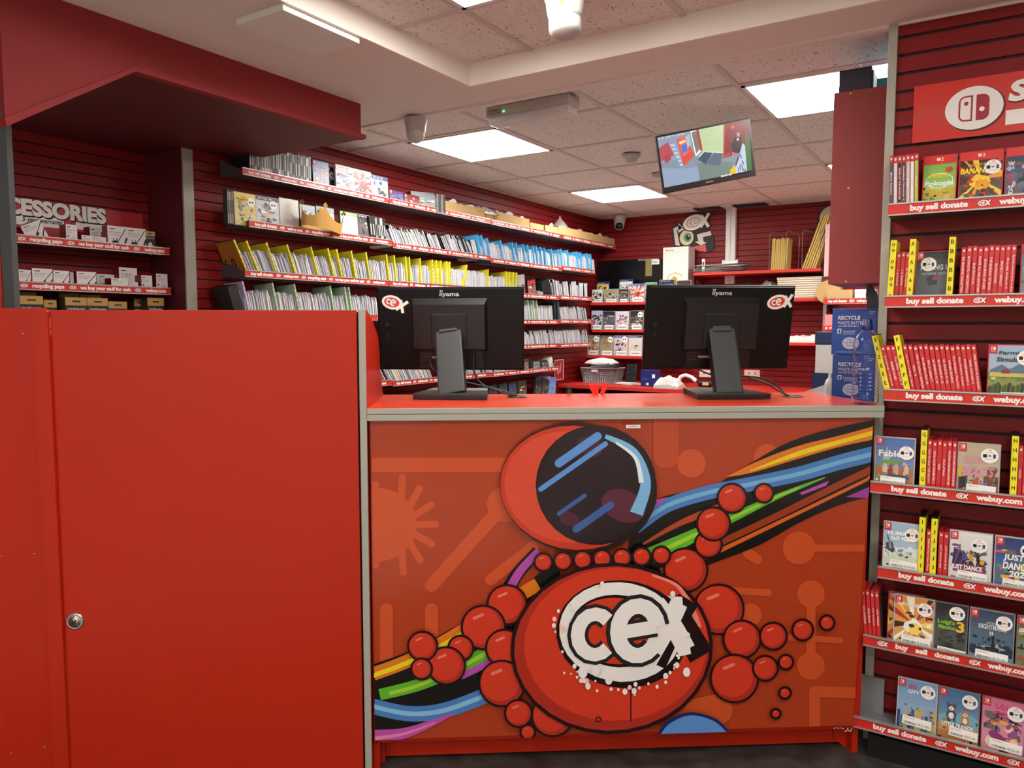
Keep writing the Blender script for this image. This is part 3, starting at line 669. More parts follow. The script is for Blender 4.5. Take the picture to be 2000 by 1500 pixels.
def divider(y, z, lean, col, letter, label, hh=.178, w=.009, side=None, X=-2.992, d=.135):
    t = thing('letter_divider', label, 'divider', LW(y, z + .005, X) @ R(lean, 'Y') @ R(-.06, 'X'))
    b = MB(); b.box(-w / 2, w / 2, 0, d, 0, hh, side or col, bev=0); b.box(-w / 2 + .0004, w / 2 - .0004, -.0006, 0.0, 0, hh, col)
    k = 0
    while k * .024 + .012 < hh: b.text(letter, 0, k * .024 + .012, w * .55, .010, INK, -.0012); k += 1
    obj('divider_card', b, t); obj('top_cap', MB().box(-w / 2 - .0005, w / 2 + .0005, -.001, d, hh, hh + .003, BLACK), t)
    return t
XS = -2.99
yC = lambda px: Yx(px, XS, 1.64); yB = lambda px: Yx(px, XS, 1.86); yA = lambda px: Yx(px, XS, 2.12); yD = lambda px: Yx(px, XS, 1.44); yE = lambda px: Yx(px, XS, 1.24); yF = lambda px: Yx(px, XS, 1.06)
def zrow(k, y):
    for a, b, z in rowsL[k]:
        if y <= b: return z
    return rowsL[k][-1][2]
YD = mat('E6D928', .45, vary=0); YS = mat('D8CC24', .5); AMB = mat('B07A2A', .5)
def leanC(y): return max(-.42, min(.12, -.42 + (y - 2.35) / 1.25 * .42)) if y < 3.6 else min(.10, (y - 3.6) * .2)
dC = [487, 509.5, 545, 582, 625, 655.7, 671.5, 698, 724.8, 762, 776, 797, 804, 824, 847, 855, 863, 874, 880, 906, 954, 990, 996, 1003, 1010]
LET = '0ABCCDDEFFGGHHIJKLMNOPQRST'
for i, px in enumerate(dC):
    y = yC(px)
    tdv = divider(y, zrow('C', y), leanC(y) if i != 19 else .32, YD, LET[i], (f'yellow letter divider, {ORD[i]} from the left on the third left-wall shelf' if i else 'amber and yellow divider marked 6-0, at the left end of the third left-wall shelf'), side=AMB if i == 0 else YS)
    if i == 0:
        b = MB(); b.text('6-0', 0, 0, .085, .05, INK); obj('label_text', b, tdv, T(-.0052, .09, .07) @ R(-PI / 2, 'Z'))
C0y = yC(490)
for i in range(len(dC) - 1):
    a, b = yC(dC[i]) + .012, yC(dC[i + 1]) - .006
    if b > a + .008: sleeves('C', a, b, zrow('C', a), (leanC(a), leanC(b)), .0, .0088, yC(dC[i]) < 3.62, sc_=1.0)
GRN = mat('B9D3B4', .5, vary=0); GRS = mat('A4C0A2', .5); PUR = mat('C9B6D6', .5, vary=0)
dD = [491, 547, 588, 656, 683, 690]
for i, px in enumerate(dD):
    y = yD(px); divider(y, zrow('D', y), -.2 + .02 * i, PUR if i == 0 else GRN, 'TABCDE'[i], 'pale lilac divider at the left end of the fourth left-wall shelf' if i == 0 else f'pale green letter divider, {ORD[i - 1]} of the greens left of the monitors', side=PUR if i == 0 else GRS)
for a, b in zip([478] + dD, dD + [745]): sleeves('D', yD(a) + .012, yD(b) - .006, 1.428, (-.16, -.08), 0, .0088)
tag(obj('folder', MB().box(-.004, .05, .0, .13, 0, .15, SBLK), None, LW(yD(462), 1.433) @ R(-.3, 'Y')), 'black folder leaning at the left end of the fourth left-wall shelf', 'folder')
dDr = [1036, 1046, 1053]
for i, px in enumerate(dDr):
    y = yD(px); divider(y, zrow('D', y), -.1, GRN, 'STU'[i], f'pale green letter divider, {ORD[i]} of the greens between the two monitors', side=GRS)
yb = [941, 949, 960, 985, 1007, 1015, 1028, 1036, 1046, 1052, 1060, 1068, 1081, 1092, 1099, 1112, 1130, 1137, 1150, 1156]
BLU = mat('3FA0D8', .5, vary=0); BLS = mat('4AA8DC', .5)
# second shelf: leaning sleeves then blue dividers
sleeves('B', yB(757), yB(925), 1.852, (-.45, -.50), .30, .0105, cream=.05, sc_=1.05)
for i, px in enumerate(yb):
    y = yB(px); divider(y, zrow('B', y), -.22 + .25 * (i / 19), BLU, LET[i + 1], f'blue letter divider, {ORD[i]} blue one from the left on the second left-wall shelf', hh=.165, side=BLS)
sleeves('Bb', yB(927), yB(941), 1.84, (-.35, -.25), .3)
for a, b in zip(yb, yb[1:] + [1165]):
    u, v = yB(a) + .012, yB(b) - .006
    if v > u + .005: sleeves('Bb', u, v, zrow('B', u), (-.15, .0), 0, .0095, u < 4.9)
# the rest of the filed sleeves, farther back
sleeves('X', yC(1080), yC(1152), 1.612, (-.18, .05), .55, .016, False, sc_=1.1)
sleeves('X', yD(1024), yD(1083), 1.414, (-.12, -.05), .0, .012, False); sleeves('X', yD(1098), yD(1152), 1.418, (-.3, -.2), .35, .012, False)
sleeves('X', yE(1022), yE(1152), 1.222, (-.3, -.05), .2, .011, False)
sleeves('X', yF(762), yF(850), 1.048, (-.55, -.45), .25, .012, False, cream=.1); sleeves('X', yF(900), yF(1018), 1.04, (-.45, -.3), .2, .012, False)
tag(obj('filed_sleeves', REST), 'mass of thin white and black disc sleeves filed upright further along the left-wall shelves', 'disc sleeves', None, 'stuff')

# ------------------------------------------------------------------ game cases
def spine_case(name, label, M, col, sheet, txt, h=.170, th=.0128, d=.105, cat='game case', grp=None, tcol=None, head=None, cover=None):
    t = thing(name, label, cat, M, grp)
    b = MB(); b.box(-th / 2, th / 2, 0, d, 0, h, col, bev=.0012)
    obj('case_shell', b, t)
    b = MB(); b.rect(-th / 2 + .0012, th / 2 - .0012, .002, h - .002, sheet, -.0004)
    if head: b.rect(-th / 2 + .0012, th / 2 - .0012, h - .022, h - .002, head, -.0006)
    b.rect(-th * .22, th * .22, h - .014, h - .007, tcol or TXT, -.0008); b.rect(-.0004, .0004, h - .014, h - .007, sheet, -.0010)
    if txt: b.text(txt, 0, h * .52, min(h * .62, len(txt) * .0048), th * .42, tcol or TXT, -.0008, rot=-PI / 2)
    b.rect(-th * .25, th * .25, .006, .013, tcol or TXT, -.0008)
    if cover: b.rect(0, 1, 0, 1, cover, 0, T(th / 2 + .0004, .004, .004) @ R(PI / 2, 'Z') @ Matrix.Diagonal((d - .008, 1, h - .008, 1)))
    obj('spine_insert', b, t)
    return t
def art(b, w, h, pal, seed, y, style='mix'):
    r = random.Random(seed); e = [y]
    def ly(): e[0] -= .000025; return e[0]
    C = [mat(c, .35, vary=0) for c in pal]
    b.rect(-w / 2, w / 2, 0, h, C[0], ly()); DK = [mat('2A2426', .4, vary=0), mat('6A6260', .4, vary=0)]
    c0 = [int(pal[0][i:i + 2], 16) for i in (0, 2, 4)]
    for k in range(5): b.rect(-w / 2, w / 2, 0, h * (.95 - .1 * k), mat('%02X%02X%02X' % tuple(min(255, int(v + (190 - v) * .07 * (k + 1))) for v in c0), .35, vary=0), ly())
    cl = lambda v, a, c: max(a, min(c, v))
    def blob(cx, cz, rx, rz, m, k=9):
        b.flat([(cl(cx + math.cos(t) * rx * r.uniform(.65, 1.1), -w / 2, w / 2), cl(cz + math.sin(t) * rz * r.uniform(.65, 1.1), 0, h)) for t in (2 * PI * i / k for i in range(k))], m, ly())
    def hills(z, m, amp):
        n = 9; b.flat([(-w / 2, 0), (w / 2, 0)] + [(w / 2 - w * i / n, cl(z + r.uniform(-amp, amp), 0, h)) for i in range(n + 1)], m, ly())
    if style in ('land', 'mix'):
        hills(h * .55, C[1 % len(C)], h * .06); hills(h * .38, C[2 % len(C)], h * .05); hills(h * .2, C[3 % len(C)], h * .05)
        for k in range(34): blob(r.uniform(-.47, .47) * w, r.uniform(.04, .52) * h, w * r.uniform(.015, .09), h * r.uniform(.008, .04), r.choice(C[1:] + DK), 6)
    if style == 'burst':
        for k in range(12):
            t = 2 * PI * k / 12 + r.uniform(-.1, .1); cx, cz = 0, h * .5
            b.flat([(cx, cz), (cl(cx + math.cos(t) * w, -w / 2, w / 2), cl(cz + math.sin(t) * h * .6, 0, h)), (cl(cx + math.cos(t + .22) * w, -w / 2, w / 2), cl(cz + math.sin(t + .22) * h * .6, 0, h))], C[1 + k % (len(C) - 1)], ly())
        blob(0, h * .45, w * .28, h * .16, C[-1]); blob(w * .05, h * .4, w * .18, h * .12, C[1])
        for k in range(28): blob(r.uniform(-.45, .45) * w, r.uniform(.05, .7) * h, w * r.uniform(.02, .1), h * r.uniform(.01, .05), r.choice(C[1:] + DK), 7)
    if style == 'blobs':
        for k in range(46): blob(r.uniform(-.42, .42) * w, r.uniform(.06, .78) * h, w * r.uniform(.02, .17), h * r.uniform(.01, .08), r.choice(C[1:] + DK), 8)
    if style == 'city':
        for k in range(11):
            x = -w / 2 + w * k / 11; hh = r.uniform(.2, .6) * h; b.rect(x, x + w * r.uniform(.06, .09), 0, hh, r.choice(C[1:]), ly())
        for k in range(36): blob(r.uniform(-.45, .45) * w, r.uniform(.03, .55) * h, w * r.uniform(.01, .08), h * r.uniform(.01, .04), r.choice(C[1:] + DK), 6)
    if style == 'plain': blob(0, h * .45, w * .2, h * .12, C[1]); blob(w * .1, h * .5, w * .12, h * .05, C[2 % len(C)])
    return ly
SWRED = mat('C4262C', .4, vary=0)
def shapes(*L):                                                    # printed shapes: ('o', x, z, rx, rz, col[, rot]) or ('p', [(x, z)...], col) or ('l', [(x, z)...], w, col)
    def f(b, W, Hh, ly):
        for q in L:
            m = mat(q[2] if q[0] == 'p' else (q[3] if q[0] == 'l' else q[5]), .4, vary=0)
            if q[0] == 'o': b.disc(q[1] * W, q[2] * Hh, q[3] * W, q[4] * Hh, m, ly(), ID, q[6] if len(q) > 6 else 0, 16)
            elif q[0] == 'p': b.flat([(x * W, z * Hh) for x, z in q[1]], m, ly())
            else: b.band([(x * W, z * Hh) for x, z in q[1]], q[2] * W, m, ly())
    return f
def dog(x, z, k, c1, c2):
    return [('o', x, z, .13 * k, .09 * k, c1), ('p', [(x - .12 * k, z + .06 * k), (x - .1 * k, z - .12 * k), (x - .04 * k, z - .12 * k), (x - .03 * k, z)], c1), ('p', [(x + .04 * k, z), (x + .05 * k, z - .12 * k), (x + .11 * k, z - .12 * k), (x + .12 * k, z + .03 * k)], c1), ('o', x, z - .02 * k, .07 * k, .06 * k, c2),
            ('p', [(x - .12 * k, z + .14 * k), (x - .1 * k, z + .24 * k), (x - .03 * k, z + .17 * k)], c1), ('p', [(x + .12 * k, z + .14 * k), (x + .1 * k, z + .24 * k), (x + .03 * k, z + .17 * k)], c1), ('o', x, z + .13 * k, .11 * k, .065 * k, c1), ('o', x, z + .115 * k, .07 * k, .04 * k, c2), ('o', x, z + .11 * k, .018, .012, '1A1614'), ('o', x - .04 * k, z + .14 * k, .012, .008, '1A1614'), ('o', x + .04 * k, z + .14 * k, .012, .008, '1A1614')]
def cover_case(label, M, w, h, shell, pal, seed, style, titles=(), price=None, sticker=None, rating=None, brand='sw', d=.013, tx=None, grp=None, small=False, extra=None):
    t = thing('game_case', label, 'game case', M, grp)
    obj('case_shell', MB().box(-w / 2, w / 2, -d, 0, 0, h, shell, bev=.0012), t)
    b = MB(); ly = art(b, w - .006, h - .006, pal, seed, -d - .0003, style)
    b2 = b; z0 = .003
    for v in range(len(b.v)): x, y, z = b.v[v]; b.v[v] = (x, y, z + z0)
    W = w - .006; Hh = h - .006
    if brand == 'sw':
        b.rect(-W / 2, -W / 2 + .02, Hh - .021, Hh + .003, SWRED, ly()); cx, cz_ = -W / 2 + .010, Hh - .006
        b.rect(cx - .0052, cx - .0006, cz_ - .0048, cz_ + .0048, TXT, ly()); b.rect(cx - .0042, cx - .0014, cz_ - .0036, cz_ + .0036, SWRED, ly()); b.rect(cx + .0006, cx + .0052, cz_ - .0048, cz_ + .0048, TXT, ly())
        b.text('SWITCH', cx, cz_ - .0085, .013, .0022, TXT, ly())
    elif brand == 'sw2':
        b.rect(-W / 2, W / 2, Hh - .022, Hh + .003, mat('D8302C', .4, vary=0), ly()); b.text('2', .006, Hh - .008, .006, .010, TXT, ly()); b.disc(-.004, Hh - .008, .005, .005, TXT, ly(), n=14); b.rect(-.0045, -.0035, Hh - .014, Hh - .002, SWRED, ly())
    elif brand:
        bc_, bt_, btc = brand; b.rect(-W / 2, W / 2, Hh - .015, Hh + .003, mat(bc_, .4, vary=0), ly()); b.text(bt_, -W * .1, Hh - .006, W * .6, .007, mat(btc, .4, vary=0), ly())
    if extra: extra(b, W, Hh, ly)
    for (s, x, z, tw, th_, c, sh) in titles: b.text(s, x * W, z * Hh, tw * W, th_ * Hh, mat(c, .4, vary=0), ly(), shear=sh, bold=.03)
    obj('cover_insert', b, t)
    if rating:
        b.rect(-W / 2, -W / 2 + .013, .003, .019, mat('6A9A2E' if rating in '37' else 'D08A2A', .4, vary=0), ly()); b.text(rating, -W / 2 + .0065, .011, .006 * len(rating), .010, TXT, ly())
    yy = ly() - .0006
    if sticker:
        sx, sz, r = sticker; b = MB(); b.disc(sx * W, sz * Hh, r, r, TXT, yy)
        if not small:
            b.text('We Buy', sx * W, sz * Hh + r * .42, r * .9, r * .2, SWRED, yy - .0002); b.rect(sx * W - r * .75, sx * W - r * .3, sz * Hh - r * .25, sz * Hh + r * .22, INK, yy - .0002)
            b.rect(sx * W + r * .4, sx * W + r * .72, sz * Hh - r * .3, sz * Hh + r * .25, mat('2A3A6A', .4, vary=0), yy - .0002); b.disc(sx * W + r * .02, sz * Hh - r * .0, r * .22, r * .14, mat('8A8A90', .4, vary=0), yy - .0002, n=12)
            b.text('recycling saves you cash', sx * W, sz * Hh - r * .45, r * 1.1, r * .13, SWRED, yy - .0002); b.logo(sx * W, sz * Hh + r * .75, r * .22, yy - .0001, e=.0001, simple=True)
        else:
            b.disc(sx * W - r * .35, sz * Hh, r * .3, r * .2, INK, yy - .0003, n=8); b.disc(sx * W + r * .35, sz * Hh, r * .25, r * .2, INK, yy - .0003, n=8)
        obj('round_sticker', b, t, label='round white sticker')
    if price:
        b = MB(); x0, x1, z0, z1, rot = price[1:] if len(price) > 1 else (-.3, .42, .02, .17, 0)
        z0 += .11 * (brand is not None and not small); z1 += .11 * (brand is not None and not small)
        M2 = T((x0 + x1) / 2 * W, yy - .0004, (z0 + z1) / 2 * Hh) @ R(rot, 'Y'); lw, lh = (x1 - x0) * W, (z1 - z0) * Hh
        b.rect(-lw / 2, lw / 2, -lh / 2, lh / 2, mat('F0EEE8', .6, vary=0), 0, M2)
        if not small:
            b.text(price[0], lw * .24, -lh * .18, lw * .38, lh * .26, INK, -.0003, M2, bold=0); b.text(price[5 + 1] if len(price) > 6 else 'Switch Software', -lw * .26, lh * .3, lw * .34, lh * .12, INK, -.0003, M2, bold=0)
            for k in range(16): b.rect(-lw * .44 + k * lw * .028, -lw * .44 + k * lw * .028 + lw * rnd.uniform(.008, .02), -lh * .36, -lh * .12, INK, -.0003, M2)
        else: b.rect(-lw * .4, lw * .4, -lh * .1, lh * .1, mat('8A8684', .6, vary=0), -.0004, M2)
        obj('price_label', b, t, label='white price label')
    return t

# ------------------------------------------------------------------ right hand shelving
RX0 = {1: -.296, 2: -.296, 3: -.287, 4: -.317, 5: -.287, 6: -.321, 7: -.342}
RZ = {1: 1.734, 2: 1.455, 3: 1.168, 4: .875, 5: .605, 6: .376, 7: .098}
RYF = 2.60
for k in range(1, 8):
    y0 = RYF - (.0 if k < 6 else .0)
    X6 = lambda p: Xy(p, RYF, .39) - RX0[6]; s = SEGR if k != 6 else [('', X6(1723), 0), ('buy', X6(1749), X6(1774)), ('sell', X6(1788), X6(1811)), ('donate', X6(1825), X6(1874)), ('', X6(1903), 0), ('webuy.com', X6(1929), X6(2010)), ('recycling pays', .5, .64), ('webuy.com', .75, .88)]
    t = shelf(f'grey display shelf with a red worded strip, {ORD[k - 1]} from the top on the right', T(RX0[k], y0, RZ[k]), 1.05, YR - y0, .034 if k != 6 else .033, s, .034, (1, 0), SHELFGREY if k < 7 else mat('8E9094', .5, .2), back=.05 if k < 7 else .125)
b = MB(); b.box(0, .075, .122, .13, 0.004, .125, mat('8E9094', .5, .2)); obj('back_plate', b, t)
def RXp(px, row, y=RYF + .02): return Xy(px, y, RZ[row] + .03)
CLR = mat('C8C8CC', .25)
def rcover(px0, px1, row, y, tilt, *a, h=.170, **k):
    x0, x1 = RXp(px0, row, y), RXp(px1, row, y); 
    return cover_case(a[0], T((x0 + x1) / 2, y + .012, RZ[row] + .006) @ R(-tilt, 'X'), x1 - x0, h, *a[1:], **k)
RS = mat('C2262A', .3, vary=.03); RI = mat('CE2A2C', .35, vary=0)
def rspines(px0, px1, n, row, labs, grp_txt, lean=(0, 0), y=RYF + .018, texts=None, cols=None, h=.170, cov=None):
    for i in range(n):
        px = px0 + (px1 - px0) * (i + .5) / n; x = RXp(px, row, y); a = lean[0] + (lean[1] - lean[0]) * i / max(1, n - 1)
        c = cols[i % len(cols)] if cols else RI
        spine_case('game_case', labs % ORD[i], T(x, y, RZ[row] + .006) @ R(a, 'Y') @ R(rnd.uniform(-.02, .02), 'Z'), RS, c, (texts[i % len(texts)] if texts else 'THE GAME TITLE'), h=h + rnd.uniform(-.002, .002), head=RI if cols else None,
                   th=(RXp(px1, row, y) - RXp(px0, row, y)) / n * .94, cover=cov if i == n - 1 else None)
def rdivider(px, row, letter, label, lean=0., y=RYF + .012, w=.0165, hh=.2, d=.10, two=False, side=None):
    x = RXp(px, row, y); t = thing('letter_divider', label, 'divider', T(x, y, RZ[row] + .006) @ R(lean, 'Y'))
    b = MB(); b.box(-w / 2, w / 2, 0, d, 0, hh, side or YEL); b.rect(-w / 2, w / 2, 0, hh, YEL, -.0005)
    k = 0; p = .0275 if not two else .052
    while k * p + .01 < hh:
        z = hh - .014 - k * p
        if z < .004: break
        if two: b.text('0', 0, z, .008, .011, INK, -.001); b.rect(-.003, .003, z - .0095, z - .0088, INK, -.001); b.text('9', 0, z - .0185, .008, .011, INK, -.001)
        else: b.text(letter, 0, z, dict(I=.0022, J=.0055, E=.0068, F=.0066).get(letter, .0085), .0125, INK, -.001, bold=.012)
        k += 1
    obj('divider_card', b, t); obj('top_cap', MB().box(-w / 2 - .0003, w / 2 + .0003, -.001, d, hh, hh + .003, BLACK), t)
tA = ['ARMS TITLE', '1-2 SWITCH', 'ACE ATTORNEY', 'NEW HORIZONS', 'YOSHI']
SP1 = [mat(c, .35, vary=0) for c in ('3A4C5C', 'D8D4D0', '1C1C20', '28344C', 'C8C6C8', 'E8E6E2', 'A8C850')]
rspines(1737, 1794, 7, 1, 'upright game case with a white and red spine, %s on the top right shelf', '', (-.03, -.03), RYF + .015, ['Mario Strikers', 'Xenoblade', 'TEARS OF THE KINGDOM', 'Xenoblade Chronicles X', 'Zelda', 'NO MAN SKY', 'Pokemon'], SP1, .176)
rcover(1799, 1866, 1, RYF + .03, .10, 'red-topped game case with a green meadow cover, top right shelf', RS, ('7FB83A', 'A8D060', 'C8B040', '6AA030', 'F0E8C0'), 3, 'land', [('Pokémon', 0, .66, .55, .08, 'E8C820', 0), ('Pokopia', 0, .5, .9, .12, 'F4F0FF', 0)], brand='sw2', extra=shapes(('o', 0, .56, .44, .14, 'E0ECC0'), ('o', 0, .56, .41, .12, '8AC050'), ('o', -.2, .16, .13, .08, '5A9A2A'), ('p', [(.0, 0), (.2, .3), (.35, .3), (.3, 0)], 'D8C078'), ('o', .3, .75, .12, .05, 'C8452A')))
rcover(1870, 1957, 1, RYF + .028, .10, 'red-topped game case with a fiery orange and black cover, top right shelf', RS, ('2A1408', 'F0A020', 'D8401C', '5A2A10', 'F8D040'), 5, 'burst', [('DONKEY KONG', 0, .78, .6, .05, 'E8B020', .1), ('BANANZA', -.08, .68, .8, .1, 'F8E020', .1)], brand='sw2', sticker=(.28, .72, .021))
rcover(1960, 2050, 1, RYF + .028, .10, 'red-topped game case with a blue-grey wrestling cover at the right edge', RS, ('1C2440', '5A6A90', '8A5030', '3A2418', 'A8B8D8'), 6, 'blobs', [('W', -.38, .74, .16, .08, 'E8E8E8', 0), ('2K', -.38, .5, .12, .16, 'D82020', 0), ('25', -.38, .28, .12, .16, 'E8E8E8', 0)], brand='sw2')
rdivider(1737.5, 2, '0', 'yellow divider lettered 0-9 at the left end of the second right shelf', two=True, lean=.03)
rspines(1745, 1771, 3, 2, 'red game case spine, %s between the 0-9 and A dividers', '', (.03, .03), RYF + .03, ['1-2-Switch', '1-2 Switch', '51 Worldwide'], None, .164)
rdivider(1775, 2, 'A', 'yellow divider lettered A on the second right shelf', lean=.03)
rcover(1785, 1852, 2, RYF + .045, .06, 'dark game case with white outlined title, between the A and B dividers', RS, ('20242C', '2C3440', 'A02828', '5A3028', '8A98A8'), 11, 'plain', [('AMONG US', .12, .72, 1.0, .1, 'B8BCC0', 0), ('CREWMATE · EDITION', .1, .6, .9, .045, '9AA4AC', 0)], h=.165, sticker=(-.12, .78, .021))
rdivider(1853, 2, 'B', 'yellow divider lettered B on the second right shelf', side=YS, lean=.02)
rspines(1871, 1979, 10, 2, 'red game case spine, %s to the right of the B divider', '', (.02, .02), RYF + .018, ['BIG MONSTER COLLECTION', 'BAYONETTA + BAYONETTA 2', 'BLUE PROTOCOL', 'BLADE ALL FALLEN STARS', 'BLACK BOOK OF AGES', 'THE BINDING OF ISAAC', 'BLOODSTAINED', 'BRAVELY DEFAULT', 'Bravely Default II', 'Big Brain Academy: Brain vs. Brain'], None, .17, mat('6A6448', .4))
rcover(1990, 2070, 2, RYF + .03, .05, 'grey-blue game case cut off by the right edge, second right shelf', RS, ('5A6878', '8A98A8', '38424C'), 13, 'blobs')
rdivider(1737, 3, 'E', 'yellow divider lettered E leaning left on the third right shelf', lean=-.24, side=YS)
rspines(1744, 1774, 3, 3, 'red game case spine leaning left, %s after the E divider', '', (-.25, -.25), RYF + .022, ['Everybody 1-2 Switch', 'ENDER LILIES', 'The Elder Scrolls V'], None, .17)
rdivider(1776, 3, 'F', 'yellow divider lettered F leaning left on the third right shelf', lean=-.21, side=YS)
rspines(1783, 1921, 14, 3, 'red game case spine leaning left, %s after the F divider', '', (-.21, -.15), RYF + .018, ['Fae Farm A Magic Game', 'FIFA 18', 'FIFA 19 LEGACY EDITION', 'EA SPORTS FIFA 20', 'FIFA 21 LEGACY', 'EA SPORTS FC 24', 'EA SPORTS FC 25', 'EA SPORTS FC 26', 'FITNESS BOXING', 'Fire Emblem Warriors', 'Fire Emblem Engage', 'FITNESS BOXING 2', 'FINAL FANTASY X', 'FINAL FANTASY XII THE ZODIAC'], None, .17)
rcover(1926, 2018, 3, RYF + .03, .05, 'game case with a farmland cover, third right shelf', RS, ('9AB4CC', '5A7A48', '8A9048', '4A5A30', 'C8C878'), 17, 'land', [('Farming', .05, .88, .65, .08, '2A2A30', .1), ('Simulator', .05, .77, .75, .08, '2A2A30', .1)], sticker=(.32, .8, .021), price=('€22.00', -.2, .5, -.02, .08, 0), extra=shapes(('p', [(-.47, .58), (-.2, .68), (-.02, .60), (.2, .70), (.47, .60), (.47, .52), (-.47, .52)], '5A7088'), ('p', [(-.47, .46), (.47, .46), (.47, .52), (-.47, .54)], 'C8B858'), ('p', [(-.2, .52), (-.2, .57), (-.1, .60), (0, .57), (0, .52)], '8A3028'), *[('o', -.44 + .088 * k, .2 + .03 * (k % 3), .07, .1, ('3A4A20', '4A5A28', '2C3A1C')[k % 3]) for k in range(11)], *[('l', [(-.3 + .1 * k, .1), (-.26 + .1 * k, .34)], .012, '8A9A48') for k in range(7)]))
rcover(1706, 1785, 4, RYF + .012, .06, 'game case with a castle town cover at the left end of the fourth right shelf', mat('B8B8BC', .3), ('4A6CA8', '6A8A4A', 'B07038', '8A6A48', 'C8D0D8'), 19, 'city', [('Fable', -.12, .72, .6, .12, 'F0EEE0', .0)], sticker=(.30, .75, .021), price=('€25.00', -.35, .3, .02, .17, .03), rating='7', extra=shapes(('p', [(-.26, .62), (-.21, .86), (-.16, .62)], 'B8C8DC'), ('p', [(-.3, .5), (-.3, .66), (-.12, .66), (-.12, .5)], '9AACC4'), *[('p', [(-.44 + .14 * k, .3 + .05 * (k % 2)), (-.44 + .14 * k, .42 + .05 * (k % 2)), (-.38 + .14 * k, .5 + .05 * (k % 2)), (-.32 + .14 * k, .42 + .05 * (k % 2)), (-.32 + .14 * k, .3 + .05 * (k % 2))], ('B85A28', 'D8B890', '8A3A28', 'C8A078')[k % 4]) for k in range(6)], ('o', -.1, .56, .3, .04, '6A9A4A'), ('o', .1, .28, .3, .05, '3A4A60')))
rdivider(1801, 4, 'G', 'yellow divider lettered G on the fourth right shelf', side=YS)
rspines(1808, 1866, 6, 4, 'red game case spine, %s to the right of the G divider', '', (0, 0), RYF + .018, ['Goat Simulator THE GOATY', 'GEAR CLUB UNLIMITED 2', 'GRIP', 'God of Rock', 'THE GRINCH CHRISTMAS ADVENTURES', 'THE GRINCH MERRY & MISCHIEVOUS EDITION'], None, .17)
rcover(1867, 1951, 4, RYF + .014, .05, 'game case with pink graffiti title, fourth right shelf', mat('A8A8AC', .3), ('B8A888', '8A7A68', '6A4A48', '4A3A40', '9A9080'), 23, 'city', [('GANG', -.12, .74, .5, .17, 'D8909C', .15), ('BEASTS', 0, .52, .75, .17, 'D8909C', .15)], sticker=(.26, .82, .022), price=('€30.00', -.28, .45, .0, .17, .03), rating='7', extra=shapes(*[('p', [(.1 + .06 * k, .1), (.14 + .06 * k, .1), (.3 + .05 * k, .62), (.27 + .05 * k, .62)], '8A4A3A') for k in range(4)], ('o', -.05, .3, .07, .06, 'C8452A'), ('o', -.02, .38, .05, .04, 'C8452A'), ('o', .18, .27, .08, .05, '3A7AB8'), ('o', -.45, .5, .05, .12, 'D8B020'), ('p', [(-.47, .2), (-.3, .22), (-.3, .42), (-.47, .4)], '2A2426')))
rdivider(1978, 4, 'H', 'yellow divider lettered H on the fourth right shelf', side=YS)
rspines(1985, 2014, 3, 4, 'red game case spine, %s to the right of the H divider', '', (0, 0), RYF + .018, ['HADES', 'Hyrule Warriors: Age of Calamity', 'HOLLOW'], None, .17)
rcover(1722, 1793, 5, RYF + .02, .06, 'game case with a pale sky cover at the left end of the fifth right shelf', mat('B8B8BC', .3), ('9AB8D0', 'D8E0E4', 'C8D0B8', 'E0E0C8', '3A3C40'), 29, 'land', [('HUMAN', -.05, .82, .7, .08, 'F4F4F4', 0), ('fall flat', .0, .73, .6, .08, 'F4F4F4', 0)], sticker=(.32, .82, .021), price=('€28.00', -.3, .5, .06, .2, .03), extra=shapes(('p', [(-.44, .62), (-.26, .66), (-.16, .50), (-.22, .44), (-.42, .50)], '3C3E44'), ('p', [(-.36, .64), (-.30, .65), (-.24, .52), (-.34, .52)], '8A8E94'), ('l', [(-.38, .9), (-.40, .76), (-.33, .64)], .03, '4A4C52'), ('l', [(-.18, .5), (-.02, .38), (.1, .42)], .015, '6A6E74'), ('o', .0, .5, .09, .03, '8A9096', .4), ('o', .12, .27, .13, .03, 'A04A58'), ('o', .22, .48, .1, .02, 'B8C4C8', .3)))
rdivider(1797.5, 5, 'I', 'yellow divider lettered I on the fifth right shelf')
rspines(1806, 1816, 1, 5, 'red game case spine, the %s and only one between the I and J dividers', '', (0, 0), RYF + .018, ['IMMORTALS Fenyx Rising'], None, .16)
rdivider(1821, 5, 'J', 'yellow divider lettered J on the fifth right shelf', side=YS)
rspines(1830, 1850, 2, 5, 'red game case spine, %s to the right of the J divider', '', (0, 0), RYF + .018, ['JUST DANCE 2020', 'JUST DANCE 2018'], None, .16)
